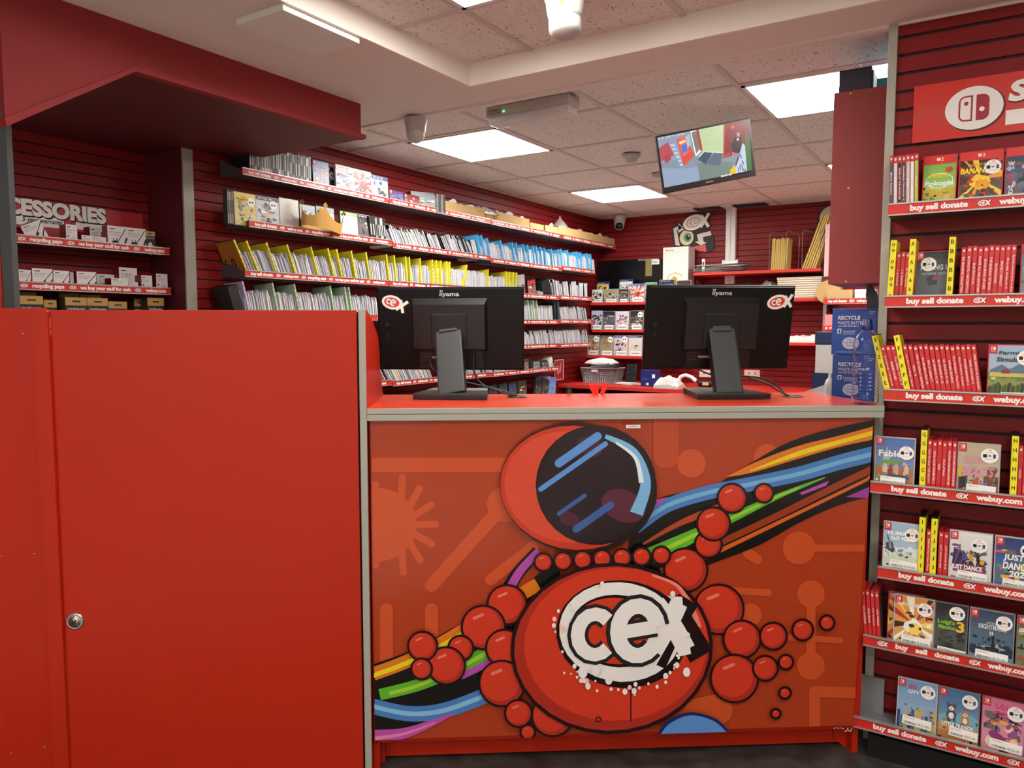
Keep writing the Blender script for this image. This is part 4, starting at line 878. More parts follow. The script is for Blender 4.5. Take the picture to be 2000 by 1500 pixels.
rcover(1851, 1936, 5, RYF + .015, .05, 'white game case with colourful splashes and a dance title, fifth right shelf', mat('B8B8BC', .3), ('E0DEDC', '6A3A7A', 'D8502C', '3A8A6A', 'D8A020'), 31, 'blobs', [('JUST DANCE', -.08, .36, .75, .11, 'F4F4F4', 0)], sticker=(.2, .8, .021), price=('€20.00', -.3, .42, .06, .2, .04), rating='3', extra=shapes(*[('p', [(-.45 + .03 * k, .36), (-.1, .5), (-.40 + .08 * k, .74 - .02 * k)], ('3A2450', '6A3A7A', '241C3A')[k % 3]) for k in range(5)], *[q for i, c in enumerate(('3A4A8A', 'D8902A', '1C1C20')) for q in (('o', -.16 + .17 * i, .64 + .03 * (i == 1), .035, .028, '5A3A30'), ('l', [(-.16 + .17 * i, .62), (-.15 + .17 * i, .5)], .08, c), ('l', [(-.15 + .17 * i, .5), (-.2 + .17 * i, .38)], .045, '241C20'), ('l', [(-.14 + .17 * i, .5), (-.08 + .17 * i, .38)], .045, '241C20'), ('l', [(-.16 + .17 * i, .6), (-.25 + .17 * i, .68)], .03, c), ('l', [(-.15 + .17 * i, .6), (-.05 + .17 * i, .66)], .03, c))], ('p', [(-.42, .29), (.36, .30), (.38, .43), (-.40, .41)], '8A2A5A')))
rcover(1939, 2025, 5, RYF + .015, .05, 'dark blue game case with a dance title, fifth right shelf at the right edge', mat('B8B8BC', .3), ('1C3470', '2A60A8', 'D04880', '38A060', 'D8B030'), 37, 'blobs', [('JUST', -.05, .66, .5, .13, 'F4F4F4', .1), ('DANCE', .02, .52, .65, .13, 'F4F4F4', .1), ('2022', .1, .38, .5, .11, 'F4F4F4', .1)], sticker=(.3, .82, .021), price=('€20.00', -.3, .42, .04, .17, .04), rating='3')
rspines(1689, 1722, 4, 6, 'red game case spine leaning left, %s at the left end of the sixth right shelf', '', (-.1, -.08), RYF + .012, ['LOL SURPRISE', 'LEGO MOVIE', 'LOL Surprise', 'LEGO WORLDS'], None, .17, mat('5A4A48', .4))
rcover(1731, 1803, 6, RYF + .035, .08, 'orange game case mostly hidden behind another like it, sixth right shelf', mat('9A3030', .3), ('E88A20', 'F8C040', 'B03020', '5A2010'), 41, 'burst')
rcover(1743, 1822, 6, RYF + .014, .08, 'orange game case with red shapes, priced 15, sixth right shelf', mat('B8B8BC', .3), ('E88A20', 'F8D860', 'B82820', '3A1810', 'F0F0E0'), 43, 'burst', [('LEGO', -.36, .87, .17, .05, 'F4F4F4', 0), ('THE INCREDIBLES', .0, .87, .6, .07, 'E8E4D8', 0)], sticker=(.28, .82, .021), price=('€15.00', -.3, .46, .02, .18, .04), rating='7')
rcover(1822, 1888, 6, RYF + .012, .08, 'dark game case with green title and a large yellow 3, sixth right shelf', mat('6A6A6E', .3), ('101418', '1C3A1C', '28303A', '3A4A30'), 47, 'blobs', [("Luigi's", -.15, .67, .55, .1, '8AC030', .1), ('Mansion', -.12, .58, .55, .08, '8AC030', .1), ('3', .3, .62, .25, .2, 'E8C030', 0)], sticker=(.18, .86, .021), price=('€45.00', -.4, .5, .04, .2, .04), brand=None)
rcover(1890, 1979, 6, RYF + .010, .08, 'misty blue game case with a thin white title, sixth right shelf', mat('8A8A8E', .3), ('2A4058', '4A6880', '1C2C40', '6A8498'), 53, 'land', [('LITTLE', .0, .80, .25, .035, 'C8D0D4', 0), ('NIGHTMARES', .02, .73, .65, .09, 'D0D8DC', 0), ('II', .0, .62, .08, .07, 'D0D8DC', 0)], sticker=(.28, .84, .021), price=('€32.00', -.36, .4, .02, .18, .04), rating='16', extra=shapes(('o', .04, .36, .3, .03, '8AA4B4'), ('p', [(-.16, .33), (.22, .33), (.16, .37), (-.12, .37)], '121C26'), ('p', [(-.1, .33), (-.13, .18), (-.08, .18), (-.05, .33)], '121C26'), ('p', [(.12, .33), (.15, .18), (.2, .18), (.18, .33)], '121C26'), ('p', [(.0, .37), (.02, .52), (.06, .52), (.09, .37)], '0E161E'), ('p', [(-.02, .52), (.04, .60), (.1, .52)], '0E161E'), ('o', .14, .41, .03, .03, 'C8B050'), ('l', [(-.3, .69), (.34, .69)], .006, 'D0D8DC')))
rcover(1982, 2060, 6, RYF + .010, .08, 'brown and green game case cut off at the right edge, sixth right shelf', mat('6A6A6E', .3), ('4A5A30', '8A5A30', '2A3018', 'B09050'), 59, 'blobs', [('LEGO', -.36, .78, .2, .07, 'F4F4F4', 0)], rating='7')
rcover(1749, 1828, 7, RYF + .03, .16, 'blue game case with city blocks, leftmost on the lowest right shelf', mat('B8B8BC', .3), ('6A98C8', '3A5A88', '8A8A8A', '283C60', 'C8A848'), 61, 'city', [('LEGO', -.12, .9, .2, .08, 'D82020', 0), ('CITY', -.1, .8, .3, .06, 'F4F4F4', 0)], sticker=(.27, .85, .021), price=('€22.00', -.36, .4, .05, .22, .05), rating='7')
rcover(1829, 1911, 7, RYF + .03, .16, 'sandy beach game case with two cartoon puppies on the lowest right shelf', mat('8A6A58', .3), ('3A6A9A', '6AA8B8', 'C09058', 'A87840', '2A2420'), 67, 'land', [('LITTLE FRIENDS', -.02, .37, .78, .07, 'F4F4F4', 0)], sticker=(.27, .85, .021), price=('€25.00', -.22, .5, .05, .22, .05), rating='3', extra=shapes(*dog(-.18, .55, 1.0, '4A4A50', 'E8E4E0'), *dog(.17, .50, .85, 'B07A48', 'E8DCC8'), ('o', .02, .36, .16, .05, '2A1C16'), ('o', .12, .39, .06, .035, '2A1C16'), ('l', [(.15, .36), (.27, .40)], .02, '2A1C16'), ('o', -.08, .33, .04, .025, 'C8452A')))
rcover(1914, 2000, 7, RYF + .03, .16, 'pink and orange game case, rightmost on the lowest right shelf', mat('9A5A68', .3), ('D86890', 'E8A050', '8A4A90', 'F0C0A0', '3A2030'), 71, 'blobs', [('L.O.L.', .0, .9, .35, .09, 'C82860', 0), ('WE RULE THE WORLD', .02, .78, .5, .05, 'D82050', 0)], sticker=(.3, .82, .022), price=('€22.00', -.3, .48, .02, .19, .05), rating='3', extra=shapes(('l', [(-.46 + .92 * k / 14, .52 + .2 * math.sin(PI * k / 14)) for k in range(15)], .02, '241820'), ('l', [(-.46 + .92 * k / 14, .47 + .2 * math.sin(PI * k / 14)) for k in range(15)], .012, '241820'), *[('l', [(-.46 + .92 * k / 14, .47 + .2 * math.sin(PI * k / 14)), (-.43 + .92 * k / 14, .52 + .2 * math.sin(PI * k / 14))], .01, '241820') for k in range(14)], ('o', -.22, .25, .2, .12, 'E8C4B0'), ('o', -.12, .34, .24, .08, '8A2A6A', -.5), ('o', .02, .62, .12, .04, 'E8A050')))
# red sign above
q0, q1 = Py(1786, 170, YR - .004), Py(1786, 280, YR - .004)
sg = thing('wall_sign', 'red wall sign with a white round console emblem at the top right', 'sign', T(q0.x, YR - .003, q1.z))
b = MB(); hS = q0.z - q1.z; b.box(0, .9, -.005, 0, 0, hS, STRIPRED); obj('board', b, sg)
e0 = Py(1902, 211, YR - .008); b = MB(); cx, cz_ = e0.x - q0.x, e0.z - q1.z
for x, z, r in ((.05, .07, .05), (.045, .045, .03), (.30, .07, .045), (.21, .05, .035)): b.disc(x, z, r, r * .8, mat('C83A2E' if r > .04 else 'CE3024', .4, vary=0), -.0053 - (.0002 if r < .04 else 0))
b.disc(cx + .004, cz_ - .003, .078, .066, mat('5A0E10', .5, vary=0), -.0062); b.disc(cx, cz_, .076, .064, TXT, -.0068)
MGA = mat('A81E38', .4, vary=0)
def rr(x0, x1, z0, z1, r, m, y, left=True, right=True):
    pts = []
    for (ox, oz, a0, on) in ((x1 - r, z1 - r, 0, right), (x0 + r, z1 - r, PI / 2, left), (x0 + r, z0 + r, PI, left), (x1 - r, z0 + r, 1.5 * PI, right)):
        if on: pts += [(ox + r * math.cos(a0 + k * PI / 10), oz + r * math.sin(a0 + k * PI / 10)) for k in range(6)]
        else: pts.append((x1 if a0 in (0, 1.5 * PI) else x0, z1 if a0 in (0, PI / 2) else z0))
    b.flat(pts, m, y)
rr(cx - .040, cx - .003, cz_ - .038, cz_ + .038, .018, MGA, -.0074, True, False); rr(cx - .035, cx - .008, cz_ - .033, cz_ + .033, .013, TXT, -.008, True, False); b.disc(cx - .020, cz_ + .015, .006, .006, MGA, -.0086)
rr(cx + .006, cx + .040, cz_ - .038, cz_ + .038, .018, MGA, -.0074, False, True); b.disc(cx + .021, cz_ - .006, .007, .007, TXT, -.0082)
b.text('SWITCH', cx + .09 + .19, cz_ + .032, .38, .066, INK, -.0062, bold=.06, shear=.15); b.text('SWITCH', cx + .087 + .19, cz_ + .034, .375, .062, TXT, -.0068, bold=.05, shear=.15); b.rect(cx + .082, .85, cz_ - .062, cz_ - .020, TXT, -.0068)
obj('lettering', b, sg)

# ------------------------------------------------------------------ cases and boxes on the left wall shelves
def lcover(px0, px1, row, label, shell, pal, seed, style, h=.16, x=-3.02, tilt=.05, **k):
    z = {'A': 2.104, 'B': 1.866, 'F': 1.046, 'G': .806}[row]; y0, y1 = Yx(px0, x, z), Yx(px1, x, z)
    k.setdefault('small', True)
    return cover_case(label, LW((y0 + y1) / 2, zrow(row, (y0 + y1) / 2) + .005, x) @ R(-tilt, 'X'), y1 - y0, h, shell, pal, seed, style, **k)
BS = mat('2A2A2E', .3); CS = mat('B4B8BC', .25)
def lspines(px0, px1, n, row, lab, cols, h=.16, lean=0., x=-3.0, d=.12):
    z = zrow(row, 2.5); 
    for i in range(n):
        px = px0 + (px1 - px0) * (i + .5) / n; y = Yx(px, x, z); th = (Yx(px1, x, z) - Yx(px0, x, z)) / n * .92
        c = cols[i % len(cols)]
        t = thing('game_case', lab % ORD[i], 'game case', LW(y, z + .005, x) @ R(lean + rnd.uniform(-.01, .01), 'Y'))
        obj('case_shell', MB().box(-th / 2, th / 2, 0, d, 0, h + rnd.uniform(-.003, .003), BS if c != 'w' else mat('6A6464', .3)), t)
        b = MB(); m = mat({'w': 'D8D4D4', 'k': '1C1C20', 'g': '8A8684', 'r': '7A3030', 't': 'A89A80'}[c], .4, vary=0); b.rect(-th / 2 + .001, th / 2 - .001, .004, h - .008, m, -.0006); b.rect(-th * .2, th * .2, h * .3, h * .7, INK if c in 'wgt' else mat('B8B4B0', .4, vary=0), -.0009)
        obj('spine_insert', b, t)
lspines(487, 533, 9, 'A', 'slim upright case, %s from the left end of the top left-wall shelf', 'krtkgwwwt', .165)
lspines(533, 566, 6, 'A', 'tall upright case, %s of the taller ones on the top left-wall shelf', 'kkwgkw', .19)
lspines(566, 609, 8, 'A', 'black upright case, %s after the taller ones on the top left-wall shelf', 'kgkkgkwk', .15)
lcover(609, 641, 'A', 'blue and yellow game case, first facing out on the top left-wall shelf', BS, ('2A4A9A', 'E8C020', 'D84020', '4A8AC8'), 81, 'blobs', h=.15)
lcover(637, 657, 'A', 'dark game case partly hidden behind the purple one, top left-wall shelf', BS, ('3A3A3C', '5A5A5A', '2A2A2C'), 82, 'blobs', h=.14, x=-3.05, sticker=(.0, .7, .022))
lcover(654, 690, 'A', 'white and purple game case facing out on the top left-wall shelf', CS, ('A8A0AC', '8A7AB0', 'B8A8C8', 'E0A860'), 83, 'blobs', h=.155, titles=[('SPYRO', -.2, .68, .5, .1, '5A4A9A', 0)], sticker=(.3, .78, .022), brand=('D8D8D4', 'XBOX 360', '4A4A4A'))
lcover(689, 724, 'A', 'white game case with a red burst cover on the top left-wall shelf', CS, ('A09A96', 'B02820', '2A1A18', '8A3020'), 84, 'burst', h=.155, sticker=(.3, .78, .022), brand=('D8D8D4', 'XBOX 360', '4A4A4A'))
lcover(724, 756, 'A', 'pale blue game case in a clear shell on the top left-wall shelf', CS, ('A8B8CC', '5A7AA8', 'D8DCE0', '2A3A5A'), 85, 'blobs', h=.145, brand=('2A4A8A', 'PS3', 'E8E8E8'))
lcover(758, 786, 'A', 'short purple game box lying low on the top left-wall shelf', BS, ('3A3468', 'A86AB0', '5A78B8', '1C1C30'), 86, 'blobs', h=.085)
lcover(787, 817, 'A', 'short red and black game box on the top left-wall shelf', BS, ('6A1C20', 'D8D0D0', 'B83028', '2A1416'), 87, 'blobs', h=.08)
t = thing('game_case_set', 'grey set of game cases angled out beside the first cardboard box', 'game cases', LW(yA(836), 2.105, -3.02))
obj('case_shell', MB().box(-.09, .07, 0, .10, 0, .115, mat('38383C', .3), R(-.45, 'Z')), t); b = MB(); art(b, .155, .105, ('50545C', '8A90A0', '2A2C34', 'A8A098'), 88, -.0006, 'blobs'); 
for k in range(4): b.rect(.078 + k * .016, .092 + k * .016, 0, .11, mat('1C1C20' if k % 2 else '5A5A60', .4, vary=0), -.012)
obj('cover_insert', b, t, R(-.45, 'Z'))
def carton(px0, px1, row_z, label, h, x=-3.0, d=.14, fill=None, pyfun=None, yy=None, flap=True):
    y0, y1 = Yx(px0, x, row_z + .03), Yx(px1, x, row_z + .03); L = y1 - y0
    t = thing('cardboard_box', label, 'cardboard box', LW(y0, row_z + .005, x)); w = .003; b = MB()
    b.box(0, L, 0, w, 0, h, CARD); b.box(0, L, d - w, d, 0, h, CARD); b.box(0, w, w, d - w, 0, h, CARD); b.box(L - w, L, w, d - w, 0, h * (.8 if flap else 1), CARD); b.box(w, L - w, w, d - w, 0, .004, CARD)
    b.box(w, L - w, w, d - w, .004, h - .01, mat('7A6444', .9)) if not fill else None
    obj('box_body', b, t); return y0, y1, row_z + .005 + h
def crumple(name, label, cat, M, w, d, h, m, n=9, seed=1, rough=.4):   # rumpled bag or loose paper pile
    r = random.Random(seed); b = MB(); vs = []; fs = []
    for j in range(n + 1):
        for i in range(n + 1):
            u, v = i / n * 2 - 1, j / n * 2 - 1; e = max(0, 1 - u * u * .95) * max(0, 1 - v * v * .95)
            vs.append((u * w / 2 * (1 - .1 * r.random()), v * d / 2, .002 + h * (e ** .4) * r.uniform(1 - rough, 1)))
    for j in range(n):
        for i in range(n): a = j * (n + 1) + i; fs.append((a, a + 1, a + n + 2, a + n + 1))
    b.add(vs, fs, m); k = len(vs); b.add([(v[0], v[1], 0) for v in vs], [f[::-1] for f in fs], m)
    edge = [i for i in range(n + 1)] + [(i + 1) * (n + 1) - 1 + 0 for i in range(1, n + 1)] + [n * (n + 1) + i for i in range(n - 1, -1, -1)] + [j * (n + 1) for j in range(n - 1, 0, -1)]
    for i in range(len(edge)): a, c = edge[i], edge[(i + 1) % len(edge)]; b.f.append((c, a, k + a, k + c)); b.m.append(0); b.sm.append(False)
    return tag(obj(name, b, None, M), label, cat)
def sheets(name, label, cat, M, w, d, n, m, seed=2, hstep=.003, curl=.0):
    r = random.Random(seed); b = MB()
    for i in range(n):
        Mx = T(r.uniform(-.02, .02), r.uniform(-.015, .015), i * hstep) @ R(r.uniform(-.3, .3), 'Z')
        vs = []; q = 6
        for k in range(q + 1):
            u = k / q; z = curl * (u - .5) ** 2 * 4 * (i + 1) / n
            vs += [(-w / 2 + w * u, -d / 2, z), (-w / 2 + w * u, d / 2, z), (-w / 2 + w * u, -d / 2, z + .0012), (-w / 2 + w * u, d / 2, z + .0012)]
        fs = []
        for k in range(q): a = k * 4; fs += [(a + 2, a + 6, a + 7, a + 3), (a, a + 1, a + 5, a + 4), (a, a + 4, a + 6, a + 2), (a + 1, a + 3, a + 7, a + 5)]
        b.add(vs, fs, m, Mx)
    return tag(obj(name, b, None, M), label, cat)
BAG = clear_mat('clear_bag', 'E8E8EC', .12, 1.2, alpha=.32)
ca = [(861, 947, .088, 'long cardboard box of papers, first from the left on the top left-wall shelf'), (949, 970, .075, 'narrow cardboard box half hidden behind the stepped one, top left-wall shelf'), (971, 1034, .090, 'stepped cardboard box in the middle of the top left-wall shelf'),
      (1035.5, 1062, .070, 'small square cardboard box, left of the pair on the top left-wall shelf'), (1065, 1090, .075, 'small square cardboard box, right of the pair on the top left-wall shelf'),
      (1091, 1153, .092, 'cardboard box under a clear plastic bag, top left-wall shelf'), (1155, 1201, .088, 'cardboard box of papers at the back corner end of the top left-wall shelf')]
for i, (a, b_, h, l) in enumerate(ca):
    y0, y1, zt = carton(a, b_, 2.10, l, h, x=-3.0 if i != 1 else -3.02, d=.14 if i != 1 else .12, flap=i in (0, 5), fill=None)
    if i in (0, 2, 5, 6):
        r = random.Random(i)
        for k in range(7):
            w = r.uniform(.03, .06); yy = y0 + (y1 - y0) * (k + .5) / 7 
            sh = MB(); sh.prism([(-w, 0), (w, 0), (w * .8, r.uniform(.02, .04)), (r.uniform(-.01, .01), r.uniform(.025, .05)), (-w * .9, r.uniform(.015, .03))], 0, .004, r.choice(SW) if i != 2 else r.choice([BS, SW[0], mat('6A6A70', .4)]))
            tag(obj('paper_sheet', sh, None, LW(yy, zt - .011, -3.03 - r.uniform(0, .07)) @ R(r.uniform(-.2, .2), 'Z')), ['loose paper sheet poking out of the first cardboard box', '', 'crumpled packet poking out of the stepped cardboard box', '', '', 'loose paper under the clear bag in its cardboard box', 'loose paper sheet poking out of the farthest cardboard box'][i], 'paper', ['papers in the first box', '', 'packets in the stepped box', '', '', 'papers in the bagged box', 'papers in the farthest box'][i])
crumple('plastic_bag', 'clear crumpled bubble wrap beside the stepped cardboard box', 'plastic bag', LW(yA(957), 2.17, -3.07) @ R(0, 'Z'), .28, .14, .06, BAG, 11, 4, .6)
b = MB(); b.lathe([(.075, 0), (.06, .03), (.035, .06), (.012, .085), (.004, .105)], BAG, n=11)
tag(obj('plastic_bag', b, None, LW(yA(1110), 2.19, -3.07)), 'clear plastic bag bunched to a peak over a cardboard box', 'plastic bag')
# second shelf, left end
lspines(445, 457, 3, 'B', 'slim case standing edge-on, %s at the left end of the second left-wall shelf', 'gtg', .155, 0., -3.01, .03)
B_ = [(456, 499, 'yellow game case with cartoon lettering, leftmost facing out on the second left-wall shelf', ('E8D040', 'C8A828', '5A88B8', 'D8D0A0'), 'blobs', [('The', -.1, .9, .2, .05, '8A3020', 0), ('Simpsons', -.15, .82, .55, .1, '8A3020', .1)], (.28, .76, .022), CS, .155, None),
      (498, 544, 'pale game case with a grey figure scene, second left-wall shelf', ('C8CCD0', '8A9098', 'D8B080', 'E8E8E8'), 'blobs', [], (.25, .78, .022), CS, .155, ('2A2C34', 'PS3', 'D8D8D8')),
      (544, 583, 'cream game case wrapped in clear film, left of the crown', ('D8D4C8', 'E8E4DC', 'C8C4B8'), 'plain', [], None, BS, .165, None),
      (584, 615, 'silvery game case directly behind the crown', ('A8B0B4', 'D0D4D4', '8A9094'), 'blobs', [], None, BS, .15, None),
      (616, 652, 'grey game case behind the right part of the crown', ('9AA0A4', 'C8CCCC', '6A7074'), 'blobs', [], (.3, .7, .02), BS, .155, None),
      (663, 697, 'pale green-edged game case right of the crown', ('D4D6CC', 'E4E4DC', 'C0C4B8'), 'plain', [], None, mat('4A7A4A', .3), .15, ('8AB080', 'XBOX', 'E8F0E8')),
      (696, 724, 'dark game case with pale figures, second left-wall shelf', ('2A2A30', 'C8B8B0', '8A4A48', '5A5A60'), 'blobs', [], None, CS, .15, ('1C1C20', 'PS3', 'D8D8D8'))]
for i, (a, c, l, p_, st, ti, sk, sh, h, br) in enumerate(B_): lcover(a, c, 'B', l, sh, p_, 90 + i, st, h=h, titles=ti, sticker=sk, brand=br)
lspines(725, 756, 6, 'B', 'black case leaning left, %s just before the leaning sleeves', 'kkgkwk', .15, -.12)
# paper crown
ct = LW(Yx(635, -2.93, 1.88), 1.886, -2.955)
b = MB(); N = 48; vs = []; fs = []; rx, ry = .128, .052
def crown_h(a): 
    k = ((a - 4.45) / (2 * PI) * 4) % 1; f = abs(k - .5) * 2; return .052 + .062 * (f ** 2.4)
for i in range(N):
    a = 2 * PI * i / N; hh = crown_h(a + .0)
    for r_ in (0, .0012):
        vs += [((rx - r_) * math.cos(a), (ry - r_) * math.sin(a), 0), ((rx - r_) * 1.06 * math.cos(a), (ry - r_) * 1.06 * math.sin(a), hh)]
for i in range(N):
    j = (i + 1) % N; A0, B0 = i * 4, j * 4
    fs += [(A0, B0, B0 + 1, A0 + 1), (A0 + 2, A0 + 3, B0 + 3, B0 + 2), (A0 + 1, B0 + 1, B0 + 3, A0 + 3), (A0, A0 + 2, B0 + 2, B0)]
GOLD = mat('C89A48', .42, .25)
b.add(vs, fs, GOLD)
for k in range(4):
    a = 4.45 + 2 * PI * k / 4; 
    for dz, dx in ((.012, 0), (.004, .008), (.004, -.008)): b.lathe([(.008, -.0008), (.008, .0008)], GOLD, T(rx * 1.06 * math.cos(a) + dx * math.sin(a), ry * 1.06 * math.sin(a) + dx * math.cos(a), .112 + dz) @ R(a, 'Z') @ R(PI / 2, 'Y'), 14)
tag(obj('party_hat', b, None, ct @ R(.12, 'Y')), 'gold cardboard crown standing on the second left-wall shelf', 'crown')
# third shelf right part, fourth, sixth and lowest
def lone(px, row_z, w, h, d, m, label, lean=0., name='game_case', cat='game case', x=-3.0, art_=None, rz=0.):
    y = Yx(px, x, row_z + .02); t = thing(name, label, cat, LW(y, row_z + .005, x) @ R(rz, 'Z') @ R(lean, 'Y'))
    obj('case_shell', MB().box(-w / 2, w / 2, 0, d, 0, h, m, bev=.001), t)
    if art_: b = MB(); art(b, w - .006, h - .006, *art_[:1], art_[1], -.0006, art_[2]); obj('cover_insert', b, t)
lone(1020, 1.606, .10, .165, .02, mat('8A8A8C', .3), 'grey-topped game case next to the last yellow divider', -.12, art_=(('8A8A8C', '6A2A2A', 'B03028', '3A3A3C'), 101, 'land'))
lone(1040, 1.606, .12, .14, .015, BS, 'red and white game case between the two monitors, third left-wall shelf', -.15, x=-3.03, art_=(('9A2420', 'D8D4D0', '2A1A1A'), 102, 'blobs'))
lone(1058, 1.606, .13, .05, .1, clear_mat('clear_tray', 'B8B8BC', .2, 1.2, .5), 'low clear plastic tray on the third left-wall shelf', .1, 'plastic_tray', 'tray')
lone(1071, 1.608, .13, .15, .12, SBLK, 'large black folder leaning on the third left-wall shelf', -.35, 'folder', 'folder')
lone(1085, 1.412, .02, .17, .12, mat('1C2A2A', .4), 'dark teal case leaning among the sleeves, fourth left-wall shelf', -.1); lone(1093, 1.418, .018, .17, .12, mat('3A4C4C', .4), 'grey-green case leaning right beside the dark teal one', -.16)
lone(750, 1.050, .05, .03, .12, mat('D84038', .4), 'small red box at the counter side of the sixth left-wall shelf', .3, 'small_box', 'box')
for i, (px, w, h, c, l) in enumerate(((1026, .10, .10, ('3A3430', '8A5A48', 'C8B8A0'), 'dark patterned case, first of the group ending the sixth left-wall shelf'), (1048, .10, .08, ('8A8C8E', 'A8AAAC', '6A6C70'), 'grey stack of slim cases ending the sixth left-wall shelf'), (1063, .08, .085, ('2A2420', 'C8A880', 'E8E4DC'), 'dark case with a white label near the end of the sixth left-wall shelf'), (1078, .07, .10, ('D8D4CC', 'C8C0A0', 'E8E4DC'), 'white case leaning left at the end of the sixth left-wall shelf'))):
    lone(px, 1.038, w, h, .06, mat('B0B0B0' if i > 2 else '4A4A4C', .3), l, -.3 if i == 3 else 0, art_=(c, 110 + i, 'blobs'))
for i, (px, c, l, le) in enumerate(((757, '2A2A2C', 'first', -.4), (775, '3A2A28', 'second', -.4), (795, '1C1C1E', 'third', -.4), (820, '8A8A8C', 'fourth', -.4), (838, '3A3A3C', 'fifth', -.35), (945, '2C3C5C', 'sixth', -.1), (965, '2A2024', 'seventh', -.1), (985, '24343C', 'eighth', -.1), (1003, '2A3A58', 'ninth', -.1), (1050, '1A1A1C', 'tenth', .15), (1064, '202022', 'eleventh', .15))):
    lone(px, .806, .105, .165, .02, BS, f'dark game case standing on the lowest left-wall shelf, {l} from the left', le, art_=((c, '4A4A4E', '1A1A1C', '8A8684'), 120 + i, 'blobs'))
lone(1022, .806, .11, .17, .02, mat('4A4638', .4), 'yellow and white case on the lowest left-wall shelf between the monitors', -.05, art_=(('2A2418', 'D8CC8A', 'E8E4D0', '4A3A20'), 140, 'blobs'))
lone(1078, .83, .11, .15, .03, mat('6A88C8', .3), 'pale blue case at the right end of the lowest left-wall shelf', .12, art_=(('5A7CC0', '4A6CB0', '8AA4D8'), 141, 'plain')); lone(1070, .83, .02, .16, .12, mat('9AAED0', .3), 'pale blue edge-on case beside the last one on the lowest shelf', .15)
for i, (px, l) in enumerate(((985, 'left'), (1008, 'right'))): lone(px, .80, .09, .055, .06, mat('C8A868', .7), f'tan card holder below the dark cases, the {l} one of two', 0, 'card_holder', 'card holder', x=-2.93)
sgn = Px(1083, 703, XW + .01); sg2 = Px(1101, 741, XW + .01)
b = MB(); b.box(0, abs(sg2.y - sgn.y), -.008, 0, sg2.z, sgn.z, SWRED); L = abs(sg2.y - sgn.y)
for a in ((0, L, sgn.z - .006, sgn.z), (0, L, sg2.z, sg2.z + .006), (0, .006, sg2.z, sgn.z), (L - .012, L, sg2.z, sgn.z)): b.rect(*a, TXT, -.0086)
zc_ = (sg2.z + sgn.z) / 2; b.band([(L * .3, zc_ - .03), (L * .42, zc_ + .05), (L * .46, zc_ - .04), (L * .56, zc_ + .03), (L * .6, zc_ - .03), (L * .7, zc_ + .06)], .01, TXT, -.0088); tag(obj('framed_sign', b, None, T(XW + .002, sgn.y, 0) @ R(PI / 2, 'Z')), 'small red sign with a white border on the left wall near the back corner', 'sign')

# ------------------------------------------------------------------ alcove of accessories
XSA = -3.25
for i, (z, l) in enumerate(((1.724, 'upper'), (1.541, 'middle'), (1.36, 'lowest'))):
    segs = SEG; shelf(f'dark shelf with a red worded strip, {l} in the accessories alcove', LW(1.143, z, XSA), .99, .188, .031, SEG, .02, (1, 1), SHELFGREY)
sy0, sy1 = Px(20, 385, XA + .01), Px(278, 405, XA + .01); zt_, zb_ = Px(20, 385, XA + .01).z, Px(20, 452, XA + .01).z
sg = thing('wall_sign', 'red accessories sign with large white capital letters on the alcove wall', 'sign', LW(sy1.y - 1.0, zb_ - .02, XA + .004)); b = MB(); hS = zt_ - zb_ + .02
b.box(0, 1.0, -.004, 0, 0, hS, mat('B8242A', .45)); obj('board', b, sg)
def sgx(px, py): p = Px(px, py, XA + .01); return p.y - (sy1.y - 1.0), p.z - (zb_ - .02)
a0, a1 = sgx(20, 411), sgx(207, 414); wS = (a1[0] - a0[0]) / 8 * 11
b = MB(); cx = a1[0] - wS / 2; cz_ = (a0[1] + a1[1]) / 2 + .0
b.text('ACCESSORIES', cx + .004, cz_ - .004, wS, .075, INK, -.0052, bold=.07); b.text('ACCESSORIES', cx, cz_, wS, .07, TXT, -.0060, bold=.055)
w0, w1 = sgx(20, 427), sgx(125, 437)
b.rect(0, w1[0], w1[1] - .022, w1[1] + .020, TXT, -.0050); u0, u1 = sgx(44, 428), sgx(122, 438); b.text('5 year warranty', (u0[0] + u1[0]) / 2, w1[1], u1[0] - u0[0], .026, INK, -.0060, shear=.25, bold=.02)
v0, v1 = sgx(148, 434), sgx(206, 440); b.rect(v0[0], v1[0], v0[1] - .03, v0[1] + .0, TXT, -.0050)
obj('lettering', b, sg)
MRN = mat('8E1C26', .45); OFW = mat('E4DEDC', .5, vary=0)
